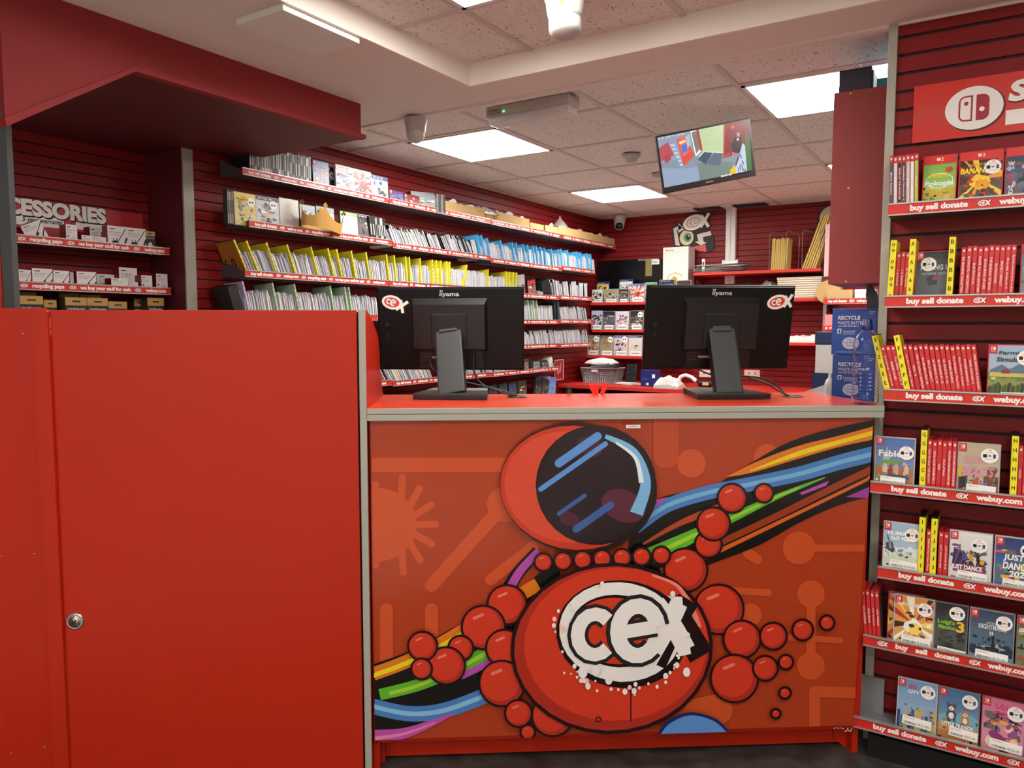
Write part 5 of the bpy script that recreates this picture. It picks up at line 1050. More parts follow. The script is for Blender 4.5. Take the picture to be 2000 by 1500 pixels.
def acc(px0, px1, pytop, z, label, kind='cable', rot=0., x=-3.27, d=.05, tilt=0., lift=0.):
    y0, y1 = Yx(px0, x, z), Yx(px1, x, z); h = Px((px0 + px1) / 2, pytop, x).z - z - lift; w = y1 - y0
    t = thing('accessory_box', label, 'small box', LW((y0 + y1) / 2, z + .0045 + lift, x) @ R(tilt, 'Y') @ R(rot, 'Z'))
    dark = kind == 'dark'; b = MB(); b.box(-w / 2, w / 2, 0, d, 0, h, MRN if not dark else mat('4A3A24', .6)); b.rect(-w / 2, w / 2, 0, h, OFW if not dark else mat('1C1A1A', .5, vary=0), -.0006); obj('box_body', b, t)
    b = MB()
    if dark:
        b.rect(-w / 2, w / 2, h * .78, h, mat('B8924E', .6, vary=0), -.0012); b.rect(-w * .18, w * .2, h * .87, h * .91, INK, -.0016)
        b.text('12 amp USB mains charger', 0, h * .68, w * .8, h * .06, TXT, -.0012); b.disc(0, h * .2, w * .26, h * .3, mat('D8D4D4', .5, vary=0), -.0014, n=18)
    else:
        b.rect(-w * .4, -w * .12, h * .86, h * .90, INK, -.0012); b.text('USB Charging Cable', -w * .12, h * .74, w * .6, h * .055, INK, -.0012); b.text('with 3 pin plug', -w * .17, h * .64, w * .5, h * .045, INK, -.0012)
        if kind == 'cable':
            b.band([(w * .5, h * .9), (w * .2, h * .55), (w * .02, h * .35)], w * .035, INK, -.0012); b.flat([(w * .1, h * .48), (w * .18, h * .38), (-w * .02, h * .12), (-w * .14, h * .2)], INK, -.0014)
            b.band([(w * .5, h * .5), (w * .35, h * .3), (w * .25, h * .05)], w * .06, INK, -.0013)
        if kind == 'plug':
            b.disc(w * .12, h * .3, w * .22, h * .18, mat('C8C4C4', .5, vary=0), -.0012, n=14); b.disc(-w * .32, h * .45, w * .09, w * .09, mat('C03038', .5, vary=0), -.0013, n=12); b.disc(-w * .32, h * .25, w * .09, w * .09, mat('C03038', .5, vary=0), -.0013, n=12)
        if kind == 'power':
            b.disc(-w * .12, h * .28, w * .2, h * .13, INK, -.0012, n=12); b.band([(w * .0, h * .34), (w * .2, h * .6), (w * .45, h * .92)], w * .04, INK, -.0012); b.rect(-w * .22, -w * .18, h * .35, h * .5, INK, -.0013); b.rect(-w * .06, -w * .02, h * .35, h * .5, INK, -.0013); b.band([(w * .5, h * .55), (w * .3, h * .1)], w * .09, INK, -.0013)
    obj('front_print', b, t)
Z1, Z2, Z3 = 1.724, 1.541, 1.36
acc(56, 98, 436, Z1, 'white cable box lying tilted, leftmost on the upper alcove shelf', tilt=-.45, lift=.012); acc(130, 152, 441, Z1, 'narrow white plug box, first upright one on the upper alcove shelf', 'plug'); acc(160, 184, 462, Z1, 'low white box in front, left of the low pair', 'flat', x=-3.26)
acc(177, 199, 446, Z1, 'white plug box standing behind the low pair on the upper alcove shelf', 'plug', x=-3.33); acc(185, 208, 465, Z1, 'low white box in front, right of the low pair', 'flat', x=-3.26)
acc(212, 248, 444, Z1, 'white power cable box, left of the tall pair on the upper alcove shelf', 'power', rot=-.08); acc(249, 285, 448, Z1, 'white power cable box, right of the tall pair on the upper alcove shelf', 'power', rot=-.08); acc(284, 304, 454, Z1, 'dark tan-topped box at the right end of the upper alcove shelf', 'dark')
acc(14, 36, 529, Z2, 'white box half cut by the post on the middle alcove shelf', 'flat'); acc(38, 62, 529, Z2, 'white cable box, second from the left on the middle alcove shelf'); acc(64, 104, 527, Z2, 'wide white cable box, third from the left on the middle alcove shelf'); acc(105, 137, 531, Z2, 'white cable box, fourth from the left on the middle alcove shelf', rot=.05)
acc(138, 145, 534, Z2, 'thin white cable box seen almost edge-on on the middle alcove shelf', x=-3.29); acc(152, 188, 533, Z2, 'white cable box in the middle of the middle alcove shelf', rot=-.1); acc(190, 230, 538, Z2, 'grey sleeve box lying behind on the middle alcove shelf', 'flat', x=-3.36)
acc(218, 251, 546, Z2, 'low white plug box in front on the middle alcove shelf', 'flat', x=-3.26); acc(234, 269, 525, Z2, 'white plug box stacked behind the low one on the middle alcove shelf', 'plug', x=-3.32); acc(252, 270, 553, Z2, 'very low white box under the stacked plug box', 'flat', x=-3.27); acc(277, 298, 540, Z2, 'small white box, second from the right on the middle alcove shelf', 'plug'); acc(306, 328, 537, Z2, 'small white box at the right end of the middle alcove shelf', 'plug')
for i, (a, c, p_, x) in enumerate(((41, 87, 580, -3.27), (88, 113, 588, -3.29), (130, 172, 583, -3.27), (173, 213, 584, -3.27), (214, 250, 591, -3.27), (290, 322, 584, -3.27), (30, 74, 573, -3.37), (119, 158, 575, -3.37), (160, 200, 578, -3.37), (264, 285, 586, -3.33))):
    acc(a, c, p_, Z3, f'tan-topped dark charger box, {ORD[i if i < 6 else i - 6]} in the ' + ('front' if i < 6 else 'back') + ' row of the lowest alcove shelf', 'dark', x=x)

# ------------------------------------------------------------------ back wall
REDSH = mat('C83026', .4)
YS1 = 6.20
def bshelf(px0, px1, py, yf, label, depth=None, th=.022, fin=0):
    a, c = Py(px0, py, yf), Py(px1, py, yf); t = thing('wall_shelf', label, 'shelf', T(a.x, yf, a.z)); L = c.x - a.x
    obj('shelf_board', MB().box(0, L, 0, (depth or YB - yf), -th, 0, REDSH, bev=.001), t)
    for s_ in ((0,) if fin & 1 else ()) + ((L - .004,) if fin & 2 else ()):
        b = MB(); b.add([(s_, 0, -th), (s_, YB - yf, -th), (s_, YB - yf, -th - .09), (s_ + .004, 0, -th), (s_ + .004, YB - yf, -th), (s_ + .004, YB - yf, -th - .09)], [(0, 1, 2), (3, 5, 4), (0, 3, 4, 1), (1, 4, 5, 2), (2, 5, 3, 0)], MAROON); obj('bracket', b, t)
    return a, c
h1 = bshelf(1153, 1330, 591.5, YS1, 'red shelf of small handheld game cases, top of the three on the back wall'); h2 = bshelf(1156, 1330, 644, YS1, 'red shelf of boxed games, middle of the three on the back wall'); h3 = bshelf(1141, 1330, 694, YS1 - .02, 'red shelf of boxed games, lowest of the three on the back wall')
def bcover(px0, px1, pyt, pyb, yf, label, pal, seed, style, **k):
    a, c = Py(px0, pyb, yf), Py(px1, pyb, yf); h = Py(px0, pyt, yf).z - a.z
    base = k.pop('z', a.z); k.setdefault('small', True)
    return cover_case(label, T((a.x + c.x) / 2, yf, base + .0005) @ R(-.03, 'X'), c.x - a.x, h - (base - a.z), k.pop('shell', CS), pal, seed, style, brand=k.pop('brand', None), **k)
zt = h1[0].z; PL = ('', -.35, .42, .02, .26, 0); yc = YS1 + .03
G = [(1157, 1178, 566, 'white handheld game case with black shapes, leftmost on the top back shelf', ('D8D8D4', '1C1C1C', '2A2A2A'), 'blobs'), (1181, 1208, 565, 'grey-green handheld game case, second on the top back shelf', ('8A9478', '4A4A38', 'B8A050', 'A8B8A0'), 'blobs'), (1209, 1229, 565, 'dark handheld game case, third on the top back shelf', ('2A2C30', '5A5C60', 'A8A8A8'), 'blobs'), (1232, 1259, 555, 'white game case with a red brush title, top back shelf', ('E0DCD8', 'B02820', 'D85A30'), 'burst')]
for i, (a, c, p_, l, pal, st) in enumerate(G): bcover(a, c, p_, 591, yc, l, pal, 200 + i, st, z=zt, price=PL, brand=('2A5AB0', 'PS4', 'E8E8E8') if i == 3 else None, titles=[('POKEMON', 0, .8, .7, .12, 'D8902A', 0)] if i in (1, 2) else ())
bcover(1166, 1190, 551, 591, yc + .05, 'blue-edged boxed game standing behind, left on the top back shelf', ('D8B040', '2A3A6A', 'E8E0D0'), 205, 'blobs', z=zt, brand=('10204A', 'PlayStation.2', 'E8E8E8'), shell=mat('2038A0', .3)); bcover(1210, 1236, 546, 591, yc + .05, 'blue-edged boxed game with grey art behind the dark handheld case', ('D8D8D4', '6A6C70', '8A8C90'), 206, 'blobs', z=zt, brand=('10204A', 'PlayStation.2', 'E8E8E8'), shell=mat('2038A0', .3))
bcover(1260, 1283, 552, 591, yc + .03, 'green-topped boxed game beside the right monitor on the top back shelf', ('D8E0D8', '8A3028'), 207, 'blobs', z=zt, brand=('4A9A40', 'XBOX ONE', 'E8E8E8')); bcover(1288, 1318, 547, 591, yc + .01, 'dark blue boxed game above the right monitor', ('141C34', '3A4A7A'), 208, 'blobs', z=zt, brand=('28304A', 'PS4', 'C8C8D8'), titles=[('Labyrinth', 0, .78, .8, .1, '7AA0E0', 0)]); bcover(1322, 1350, 548, 591, yc + .01, 'small amber and dark boxed game right above the right monitor', ('2A1C10', 'D89030', '8A5A20'), 209, 'blobs', z=zt)
zt = h2[0].z
for i, (a, c, p_, l, pal, t_) in enumerate(((1156, 1177, 607, 'game case with a red and black curve, leftmost on the middle back shelf', ('A8C0D8', '1C1C20', 'B02828'), ''), (1178, 1202, 608, 'dark game case with gold figures, second on the middle back shelf', ('1C2438', 'C8A060', '4A6AA8', 'E0C090'), ''), (1203, 1229, 608, 'white and blue game case full of small figures, third on the middle back shelf', ('D8D4E0', '5A6AA0', 'C04858', 'F0E8E0'), ''), (1231, 1257, 607, 'dark game case with a green flame, fourth on the middle back shelf', ('1A1A18', 'C8803A', '6AB088', 'D8D8C8'), 'SILENT HILL'))):
    bcover(a, c, p_, 643, yc, l, pal, 220 + i, 'blobs', z=zt, price=PL, titles=[(t_, 0, .3, .8, .1, 'E8E8E8', 0)] if t_ else (), sticker=(.3, .82, .025) if i == 3 else None)
zt = h3[0].z
for i, (a, c, p_, l, pal, t_) in enumerate(((1147, 1171, 655, 'game case with red and green art, leftmost on the lowest back shelf', ('8A8A60', 'B03028', '2A3A20', 'C8B080'), ''), (1173, 1199, 656, 'olive gold game case with red title, second on the lowest back shelf', ('8A8058', '9A9068', '7A7048'), 'ZELDA'), (1200, 1227, 655, 'blue-edged boxed game crowded with figures, third on the lowest back shelf', ('D8D0E0', '4A4A9A', 'C05848', 'E8C880'), ''), (1228, 1255, 655, 'blue-edged boxed game with a pale sketch cover, fourth on the lowest back shelf', ('E0DCCC', 'B8B09A', '2A2A20'), ''))):
    bcover(a, c, p_, 693, yc, l, pal, 230 + i, 'blobs' if i not in (1, 3) else 'plain', z=zt, price=PL, titles=[(t_, 0, .66, .6, .12, 'B03028', 0)] if t_ else (), sticker=(.28, .84, .027) if i < 3 else None, brand=('28409A', 'PlayStation.2', 'E8E8E8') if i > 1 else ('2A2A28', 'GAMECUBE', 'C8C8C8'))
# black screen and console box behind
a, c = Py(1168, 506, 6.36), Py(1292, 491, 6.36); zs = h1[0].z
t = thing('television', 'unplugged black flat television standing on the back shelf', 'television', T((a.x + c.x) / 2, 6.36, zs + .001)); w = (c.x - a.x); hh = a.z - zs - .02
obj('panel', MB().box(-w / 2, w / 2, 0, .03, 0, hh, mat('08090B', .25), bev=.003), t); 
b = MB(); b.rect(w * .26, w * .36, hh * .60, hh * 1.0, mat('8A7A48', .5), -.0008); b.rect(w * .14, w * .44, hh * .955, hh * 1.0, mat('6A6C6C', .5), -.0006); obj('tape', b, t, label='brown and clear tape'); obj('price_label', MB().rect(w * .32 + .02, w * .47, hh * .86, hh * .98, TXT, -.001).rect(w * .36, w * .45, hh * .90, hh * .91, INK, -.0014).rect(w * .36, w * .44, hh * .93, hh * .94, INK, -.0014), t, label='white price label')
a, c = Py(1294, 560, 6.25), Py(1345, 486, 6.25); pt = Py(1294, 484, 6.25).z
t = thing('console_box', 'white console box with a round gold emblem on the back shelf', 'box', T(a.x, 6.25, zs + .001)); w = c.x - a.x; hh = pt - zs; BW = mat('E2DED6', .55)
obj('box_body', MB().box(0, w, 0, .16, 0, hh, BW, bev=.003), t); b = MB(); gm = mat('D0A030', .35, .3); ex, ez = w * .5, hh * .36
b.text('PS5', w * .27, hh * .94, w * .3, .014, INK, -.0006, bold=0); b.rect(.01, w - .02, hh * .895, hh * .898, GREY, -.0006)
for k in range(20):
    a0, a1 = .6 + k * .26, .6 + (k + 1) * .26; b.band([(ex + .075 * math.cos(a0), ez + .075 * math.sin(a0)), (ex + .075 * math.cos(a1), ez + .075 * math.sin(a1))], .007, gm, -.0006)
b.flat([(ex - .04, ez - .02), (ex - .035, ez + .03), (ex - .01, ez + .05), (ex + .02, ez + .03), (ex + .01, ez + .005), (ex + .035, ez - .02), (ex + .03, ez - .06), (ex - .02, ez - .065)], gm, -.0008)
obj('front_print', b, t)
# cut-out sign on the back wall
a = Py(1353, 455, YB - .012); t = thing('cutout_sign', 'black and white cut-out wall sign with arrows and a round eye', 'sign', T(a.x, YB - .002, a.z))
b = MB()
def q(px, py): p = Py(px, py, YB - .012); return p.x - a.x, p.z - a.z
b.prism([q(*p) for p in ((1312, 444), (1325, 434), (1337, 440), (1345, 420), (1362, 417), (1380, 424), (1378, 436), (1384, 446), (1394, 462), (1396, 486), (1378, 494), (1340, 484), (1316, 481))], -.01, 0, DARK)
b.prism([q(*p) for p in ((1350, 483), (1378, 477), (1380, 492), (1362, 490))], -.013, -.01, SWRED)
CRM = mat('DAD2C2', .5, vary=0)
for l in ([(1315, 446), (1328, 440), (1332, 446), (1322, 450), (1328, 480), (1319, 479)], [(1326, 436), (1337, 448), (1324, 455)], [(1361, 458), (1388, 451), (1390, 459), (1373, 463), (1374, 472), (1380, 474), (1369, 479), (1357, 472), (1364, 471)]): b.flat([q(*p) for p in l], CRM, -.0108)
x, z = q(1341, 464); b.disc(x, z, .062, .066, mat('E0CFA8', .4, vary=0), -.0112); b.disc(x + .01, z, .036, .038, mat('3A8A5A', .4, vary=0), -.0116); b.disc(x + .014, z, .018, .02, INK, -.012); b.disc(x + .02, z + .012, .006, .006, TXT, -.0124)
obj('sign_face', b, t); x, z = q(1358, 434); b = MB(); b.logo(x, z, .135, -.0115, ID, CRM, .1, e=.0008); obj('shop_mark', b, t)
# right hand red shelves
r1 = bshelf(1354, 1603, 533, 6.17, 'long red shelf on the back wall holding brown envelopes', fin=3); r2 = bshelf(1440, 1613, 585, 6.22, 'red shelf below the envelopes, holding the white basket', fin=2, depth=.22); r3 = bshelf(1440, 1600, 668, 6.2, 'red shelf low on the back wall under white cloths'); 
def rz_at(sh, px, yf=6.22): return Xy(px, yf, sh[0].z)
zz = r1[0].z
sheets('paper_pile', 'pile of papers and leaflets at the left of the long red shelf', 'papers', T(rz_at(r1, 1405), 6.27, zz + .001), .42, .13, 14, mat('CFC4C0', .6), 5, .005)
sheets('paper_sheet', 'curled white paper standing on the papers of the long red shelf', 'paper', T(rz_at(r1, 1420), 6.27, zz + .042) @ R(PI / 2 - .3, 'X'), .13, .09, 1, WHITE, 6, .003, .03)
b = MB(); b.box(-.012, .012, 0, .015, 0, .115, WHITE, bev=.003); b.rect(-.006, .006, .06, .09, INK, -.0005); tag(obj('handset', b, None, T(rz_at(r1, 1374), 6.21, zz + .001)), 'slim white handset standing beside the console box', 'handset')
ENV = mat('C0A458', .7); WIRE = mat('B8B8B4', .3, .8)
for px0, px1, n, h, le, l in ((1506, 1537, 9, .24, .03, 'upright'), (1566, 1594, 6, .42, .32, 'tall leaning')):
    for i in range(n):
        x = rz_at(r1, px0 + (px1 - px0) * (i + .5) / n); b = MB(); b.box(-.006, .006, 0, .15, 0, h + rnd.uniform(-.01, .01), ENV, bev=.002); tag(obj('padded_envelope', b, None, T(x, 6.2, zz + .001) @ R(le + rnd.uniform(-.01, .01), 'Y')), f'{l} brown padded envelope, {ORD[i]} from the left in its wire rack', 'envelope')
for i, px in enumerate((1503, 1535, 1567, 1602)):
    x = rz_at(r1, px); b = MB(); b.tube([(0, 0, 0), (0, 0, .28), (.01, .02, .30), (.05, .16, .29), (.06, .18, .27), (.06, .18, 0)], .004, WIRE, n=6); tag(obj('wire_rack', b, None, T(x, 6.2, zz)), f'thin wire hoop of the envelope rack, {ORD[i]} from the left', 'rack')
zz = r2[0].z
crumple('plastic_bag', 'grey plastic bag left of the white basket', 'plastic bag', T(rz_at(r2, 1490), 6.33, zz + .001), .30, .16, .16, mat('A8A4A4', .3), 8, 9, .5); crumple('plastic_bag', 'dark plastic bag on the shelf above the right monitor', 'plastic bag', T(rz_at(r2, 1450), 6.34, zz + .001), .16, .15, .15, mat('4A4648', .3), 8, 12, .5)
b = MB(); W1, W2 = .145, .165; WK = mat('DDD5C0', .7, vary=.12)
pts = []
for k, (w, d, z) in enumerate(((W1, .09, 0), (W1 + .005, .093, .02), (W2, .10, .15), (W2 + .006, .106, .165), (W2 - .006, .094, .165), (W1 - .006, .084, .012))):
    pts.append([(-w, -d, z), (w, -d, z), (w, d, z), (-w, d, z)])
vs = [p for r_ in pts for p in r_]; fs = [(0, 3, 2, 1)]
for k in range(len(pts) - 1):
    for j in range(4): fs.append((k * 4 + j, k * 4 + (j + 1) % 4, (k + 1) * 4 + (j + 1) % 4, (k + 1) * 4 + j))
fs.append((20, 21, 22, 23)); b.add(vs, fs, WK)
for k in range(9):
    z = .012 + k * .017; w = W1 + (W2 - W1) * z / .15; d = .09 + .01 * z / .15
    b.tube([(-w - .001, -d - .002, z), (w + .001, -d - .002, z)], .005, WK, n=6); b.tube([(w + .002, -d, z), (w + .002, d, z)], .005, WK, n=6)
tag(obj('wicker_basket', b, None, T(rz_at(r2, 1559), 6.33, zz + .002)), 'white woven basket on the red shelf beside the cabinet', 'basket')
crumple('folded_cloth', 'white crumpled cloths on the low red shelf', 'cloth', T(rz_at(r3, 1572), 6.3, r3[0].z + .001), .34, .16, .07, WHITE, 8, 15, .5)
b = MB(); b.lathe([(.10, 0), (.10, .03)], mat('15161A', .4), R(PI / 2, 'X'), 36); b.lathe([(.088, .0302), (.087, .0304)], mat('B8B090', .5), R(PI / 2, 'X'), 36); p = Py(1621, 425, YB - .01); tag(obj('wall_clock', b, None, T(p.x + .015, YB, p.z)), 'round black-rimmed wall clock half hidden by the red cabinet', 'clock')
p = Py(1612, 438, 6.16); p2 = Py(1620, 540, 6.16); b = MB(); b.box(0, .07, 0, .006, p2.z, p.z, mat('D8B4B4', .6)); tag(obj('hanging_paper', b, None, T(p.x, 6.162, 0)), 'pale pink sheets hanging at the end of the envelope shelf', 'paper')
# worded shelf with boxes right of the basket
p = Py(1608, 594, 6.05); L = Py(1700, 594, 6.05).x - p.x
shelf('short grey shelf with a red worded strip below the hanging red cabinet', T(p.x, 6.05, p.z), 1.0, .25, .04, SEG, .03, (1, 0)); zz = p.z
b = MB(); b.box(0, Py(1665, 580, 6.08).x - Py(1614, 580, 6.08).x, 0, .15, 0, .10, CARD, bev=.002); tag(obj('cardboard_box', b, None, T(Py(1614, 580, 6.08).x, 6.08, zz + .005)), 'plain cardboard box on the worded shelf below the red cabinet', 'cardboard box')
b = MB(); b.box(0, Py(1710, 580, 6.08).x - Py(1669, 580, 6.08).x, 0, .15, 0, .10, WHITE, bev=.002); tag(obj('white_box', b, None, T(Py(1669, 580, 6.08).x, 6.08, zz + .005)), 'plain white box beside the cardboard box below the red cabinet', 'box')
p = Py(1608, 560, 6.25); b = MB(); b.lathe([(.09, 0), (.09, .12)], CARD, R(PI / 2, 'X'), 24); tag(obj('cardboard_roll', b, None, T(p.x + .05, 6.30, zz + .005 + .09)), 'round cardboard reel behind the boxes on the worded shelf', 'cardboard reel')
for px, l in ((1611, 'left'), ): 
    pp = Py(px, 600, 6.2); tag(obj('shelf_upright', MB().box(-.012, .012, 0, .02, 1.05, zz - .002, METAL), None, T(pp.x, 6.2, 0)), 'thin metal upright under the left end of the short worded shelf', 'upright')
p = Py(1607, 646, 6.0); b = MB(); b.box(0, .12, 0, .45, 0, .012, METAL); b.rect(0, .12, .002, .036, STRIPRED, -.002); b.text('g pays', .06, .019, .09, .018, TXT, -.0026); b.box(.01, .12, .01, .1, .038, .12, mat('D88A88', .5)); b.box(0, .12, 0, .004, .0, .038, STRIPRED)
tag(obj('card_stack', b, None, T(p.x, 6.0, p.z)), 'stack of pink cards on a small worded shelf behind the blue boxes', 'cards')

# ------------------------------------------------------------------ desk along the back wall
zd = .90
ya = Pz(1180, 754, zd).y
tD = thing('back_desk', 'long red desk along the back wall under the shelves', 'desk', T(-3.15, ya, 0))
obj('desktop', MB().box(0, 3.0, 0, YB - ya - .03, zd - .03, zd, REDSH, bev=.002), tD)
b = MB(); b.box(.3, .32, .05, YB - ya - .04, 0, zd - .03, MAROON); b.box(1.6, 1.62, .05, YB - ya - .04, 0, zd - .03, MAROON); b.box(0, 3, YB - ya - .05, YB - ya - .035, .2, zd - .03, MAROON); obj('desk_supports', b, tD)
for px0, px1, l in ((1133, 1210, 'left'), (1212, 1290, 'right')):
    x0, x1 = Xy(px0, ya + .06, .8), Xy(px1, ya + .06, .8); b = MB(); b.box(x0, x1, 0, .4, .42, .80, mat('303236', .5), bev=.01); b.box(x0 - .01, x1 + .0, -.01, .41, .80, .825, mat('6A6C70', .4), bev=.004); tag(obj('storage_box', b, None, T(0, ya + .06, 0)), f'dark grey storage box under the back desk, the {l} one', 'storage box')
def D0(px, py): p = Pz(px, py, zd); return p.x, p.y
# silver basket with bags
x, y = D0(1165, 748); bk = thing('storage_basket', 'silver-grey perforated plastic basket on the back desk', 'basket', T(x, y + .12, zd + .001))
GB = mat('8E8E90', .45, .1); b = MB(); w0, w1, dd0, dd1, hb = .14, .165, .085, .10, .125
for sgn_, ax in ((-1, 'f'), (1, 'f'), (-1, 's'), (1, 's')):
    n = 14 if ax == 'f' else 9; rows = 7
    for i in range(n + 1):
        u = i / n * 2 - 1
        if ax == 'f': p0, p1 = (u * w0, sgn_ * dd0, 0), (u * w1, sgn_ * dd1, hb)
        else: p0, p1 = (sgn_ * w0, u * dd0, 0), (sgn_ * w1, u * dd1, hb)
        b.tube([p0, p1], .0042, GB, n=5)
    for j in range(rows + 1):
        z = hb * j / rows; f_ = j / rows; w, d = w0 + (w1 - w0) * f_, dd0 + (dd1 - dd0) * f_; r_ = .0035 if j < rows else .007
        b.tube([(-w, sgn_ * d, z), (w, sgn_ * d, z)] if ax == 'f' else [(sgn_ * w, -d, z), (sgn_ * w, d, z)], r_, GB, n=5)
b.box(-w0, w0, -dd0, dd0, 0, .004, GB); b.box(-w0, w0, -dd0 + .012, dd0, .004, .09, mat('A8A8AC', .6)); obj('basket_frame', b, bk); obj('handle', MB().box(-.06, .0, -dd1 - .006, -dd1 + .004, hb - .035, hb - .012, mat('D8D8DC', .4), bev=.008), bk)
crumple('plastic_bag', 'white padded mailer bag on top of the silver basket', 'plastic bag', T(x - .01, y + .12, zd + .165), .27, .17, .05, WHITE, 9, 20, .25); sheets('paper_pile', 'white papers sticking out of the silver basket', 'papers', T(x + .03, y + .12, zd + .135), .22, .14, 6, PAPER, 21, .005, .015)
x, y = D0(1215, 752); sheets('paper_pile', 'white papers and a card holder base on the back desk right of the basket', 'papers', T(x, y + .08, zd + .001), .16, .11, 5, PAPER, 22, .003)
t = thing('card_terminal', 'black upright terminal behind the papers on the back desk', 'terminal', T(x + .0, y + .16, zd + .001)); obj('terminal_body', MB().box(-.05, .05, 0, .03, .0, .17, BLACK, R(-.2, 'X'), .006), t); obj('terminal_screen', MB().box(-.035, .035, -.002, 0, .08, .15, mat('1C1E24', .2), R(-.2, 'X')), t)
x, y = D0(1242, 752); tag(obj('cable_coil', MB().tube([(.10 * math.cos(a) * (1 + .1 * math.sin(3 * a)), .04 * math.sin(a), .004) for a in (k * .3 for k in range(22))], .004, WHITE), None, T(x, y + .06, zd + .001)), 'loop of white cable on the back desk beside the blue box', 'cable')
x, y = D0(1262, 756); t = thing('small_box', 'dark blue product box on the back desk below the right monitor', 'box', T(x, y + .05, zd + .001)); obj('box_body', MB().box(-.07, .07, 0, .08, 0, .135, mat('1A2A6E', .4), bev=.002), t); obj('label_print', MB().rect(.03, .055, .07, .10, TXT, -.0006).rect(-.02, .0, .01, .03, TXT, -.0006).text('PlayStation', -.03, .06, .06, .012, mat('5A80C8', .4), -.0006), t)
x, y = D0(1298, 760); crumple('plastic_bag', 'clear-wrapped white bundle on the back desk left of the right stand', 'plastic bag', T(x, y + .1, zd + .001), .22, .16, .11, mat('C8C4C2', .22), 9, 24, .35)
x, y = D0(1340, 755); b = MB(); b.tube([(-.08, 0, .03), (-.06, .0, .06), (-.02, 0, .075), (.03, .0, .06), (.07, .0, .03)], .016, WHITE, n=10); tag(obj('headset', b, None, T(x, y + .04, zd + .016)), 'white curved headset lying on the back desk', 'headset')
x, y = D0(1377, 757); b = MB(); b.lathe([(.022, -.07), (.026, -.06), (.026, .05), (.02, .06), (.02, .085)], BLACK, R(PI / 2, 'Y'), 18); b.box(-.03, .02, -.027, -.026, -.012, .012, mat('C8BC7A', .4)); tag(obj('drink_bottle', b, None, T(x, y + .05, zd + .028)), 'black bottle with a pale label lying on the back desk', 'bottle')
for px0, px1, l in ((1366, 1396, 'left'), (1454, 1484, 'right')):
    p = Py(px0, 722, YB - .006); p2 = Py(px1, 737, YB - .006); b = MB(); b.box(0, p2.x - p.x, -.008, 0, p2.z, p.z, mat('D8CCC4', .5), bev=.002)
    for u in (.3, .7): b.box((p2.x - p.x) * u - .004, (p2.x - p.x) * u + .004, -.0095, -.008, (p.z + p2.z) / 2 - .008, (p.z + p2.z) / 2 + .008, DARK)
    tag(obj('socket_plate', b, None, T(p.x, YB, 0)), f'white wall socket plate behind the right monitor, the {l} one', 'socket')
# red clips standing on the counter edge
for i, (px, le, py) in enumerate(((1157, -.45, 758), (1163, -.1, 755), (1176, .4, 757))):
    x, y = cz(px, 769); b = MB(); b.prism([(-.006, -.012), (.006, -.012), (.009, .012), (.007, .024), (-.006, .026), (-.008, .01)], -.004, .004, mat('E02A20', .3)); b.prism([(-.003, -.02), (.003, -.02), (.0035, .0), (-.0035, .0)], .004, .007, mat('C8201C', .3))
    tag(obj('plastic_clip', b, None, CM @ T(x, .43, ZT + .0125) @ R(le, 'Y')), f'red plastic clip standing at the back edge of the counter, {ORD[i]} from the left', 'clip')
b = MB(); b.lathe([(.012, 0), (.014, .004), (.013, .03), (.008, .04), (.008, .05)], BLACK, n=14); x, y = cz(1114, 769); tag(obj('small_bottle', b, None, CM @ T(x, y + .04, ZT - .028)), 'tiny black bottle at the back edge of the counter', 'bottle')
tag(obj('stock_shelf', MB().box(-.1, .14, -.03, .05, -.03, 0, DARK), None, CM @ T(x, y + .045, ZT - .0285)), 'narrow dark ledge behind the counter under the tiny bottle', 'ledge')

# ------------------------------------------------------------------ things at the right end behind the counter
yb_ = 3.06
p0 = Py(1626, 603, yb_); p1 = Py(1626, 692, yb_); p2 = Py(1713, 600, yb_); BB = mat('1E4FA8', .45)
wB = p2.x - p0.x; hB = p0.z - p1.z
def bluebox(z, label, dx=0.):
    t = thing('recycling_box', label, 'box', T(p0.x + dx, yb_, z)); obj('box_body', MB().box(0, wB, 0, .2, 0, hB, BB, bev=.002), t); b = MB(); X = lambda u: wB * u; Z = lambda v: hB * v
    b.text('RECYCLE', X(.39), Z(.80), X(.5), Z(.085), TXT, -.0008, bold=.025); b.text('WASTE BATTERIES', X(.48), Z(.69), X(.70), Z(.065), TXT, -.0008, bold=0); b.text('with WEEE IRELAND for', X(.38), Z(.62), X(.48), Z(.035), TXT, -.0008, bold=0)
    b.text('LauraLynn', X(.40), Z(.5), X(.27), Z(.06), TXT, -.0008, bold=0); b.rect(X(.13), X(.22), Z(.46), Z(.56), TXT, -.0008); b.rect(X(.15), X(.20), Z(.47), Z(.54), BB, -.0010); b.rect(X(.27), X(.53), Z(.445), Z(.455), TXT, -.0008)
    b.disc(X(.42), Z(.25), X(.17), Z(.13), mat('C8D4F0', .5, vary=0), -.0008); b.text('Every Battery', X(.42), Z(.26), X(.27), Z(.04), mat('1A3A80', .5), -.0011); b.text('Counts', X(.42), Z(.20), X(.14), Z(.04), mat('1A3A80', .5), -.0011); b.text('Because', X(.42), Z(.32), X(.12), Z(.025), mat('1A3A80', .5), -.0011)
    b.text('For collections of waste batteries', X(.4), Z(.06), X(.55), Z(.02), TXT, -.0008, bold=0); b.text('RECYCLE', X(.9), Z(.93), X(.13), Z(.025), TXT, -.0008); b.text('FOR SOON', X(.88), Z(.89), X(.1), Z(.02), TXT, -.0008); obj('front_print', b, t); 
bluebox(p1.z, 'blue battery recycling box, upper of the stacked pair behind the bottle'); bluebox(p1.z - hB - .002, 'blue battery recycling box, lower of the stacked pair behind the bottle', .006)
zs2 = p1.z - hB - .004
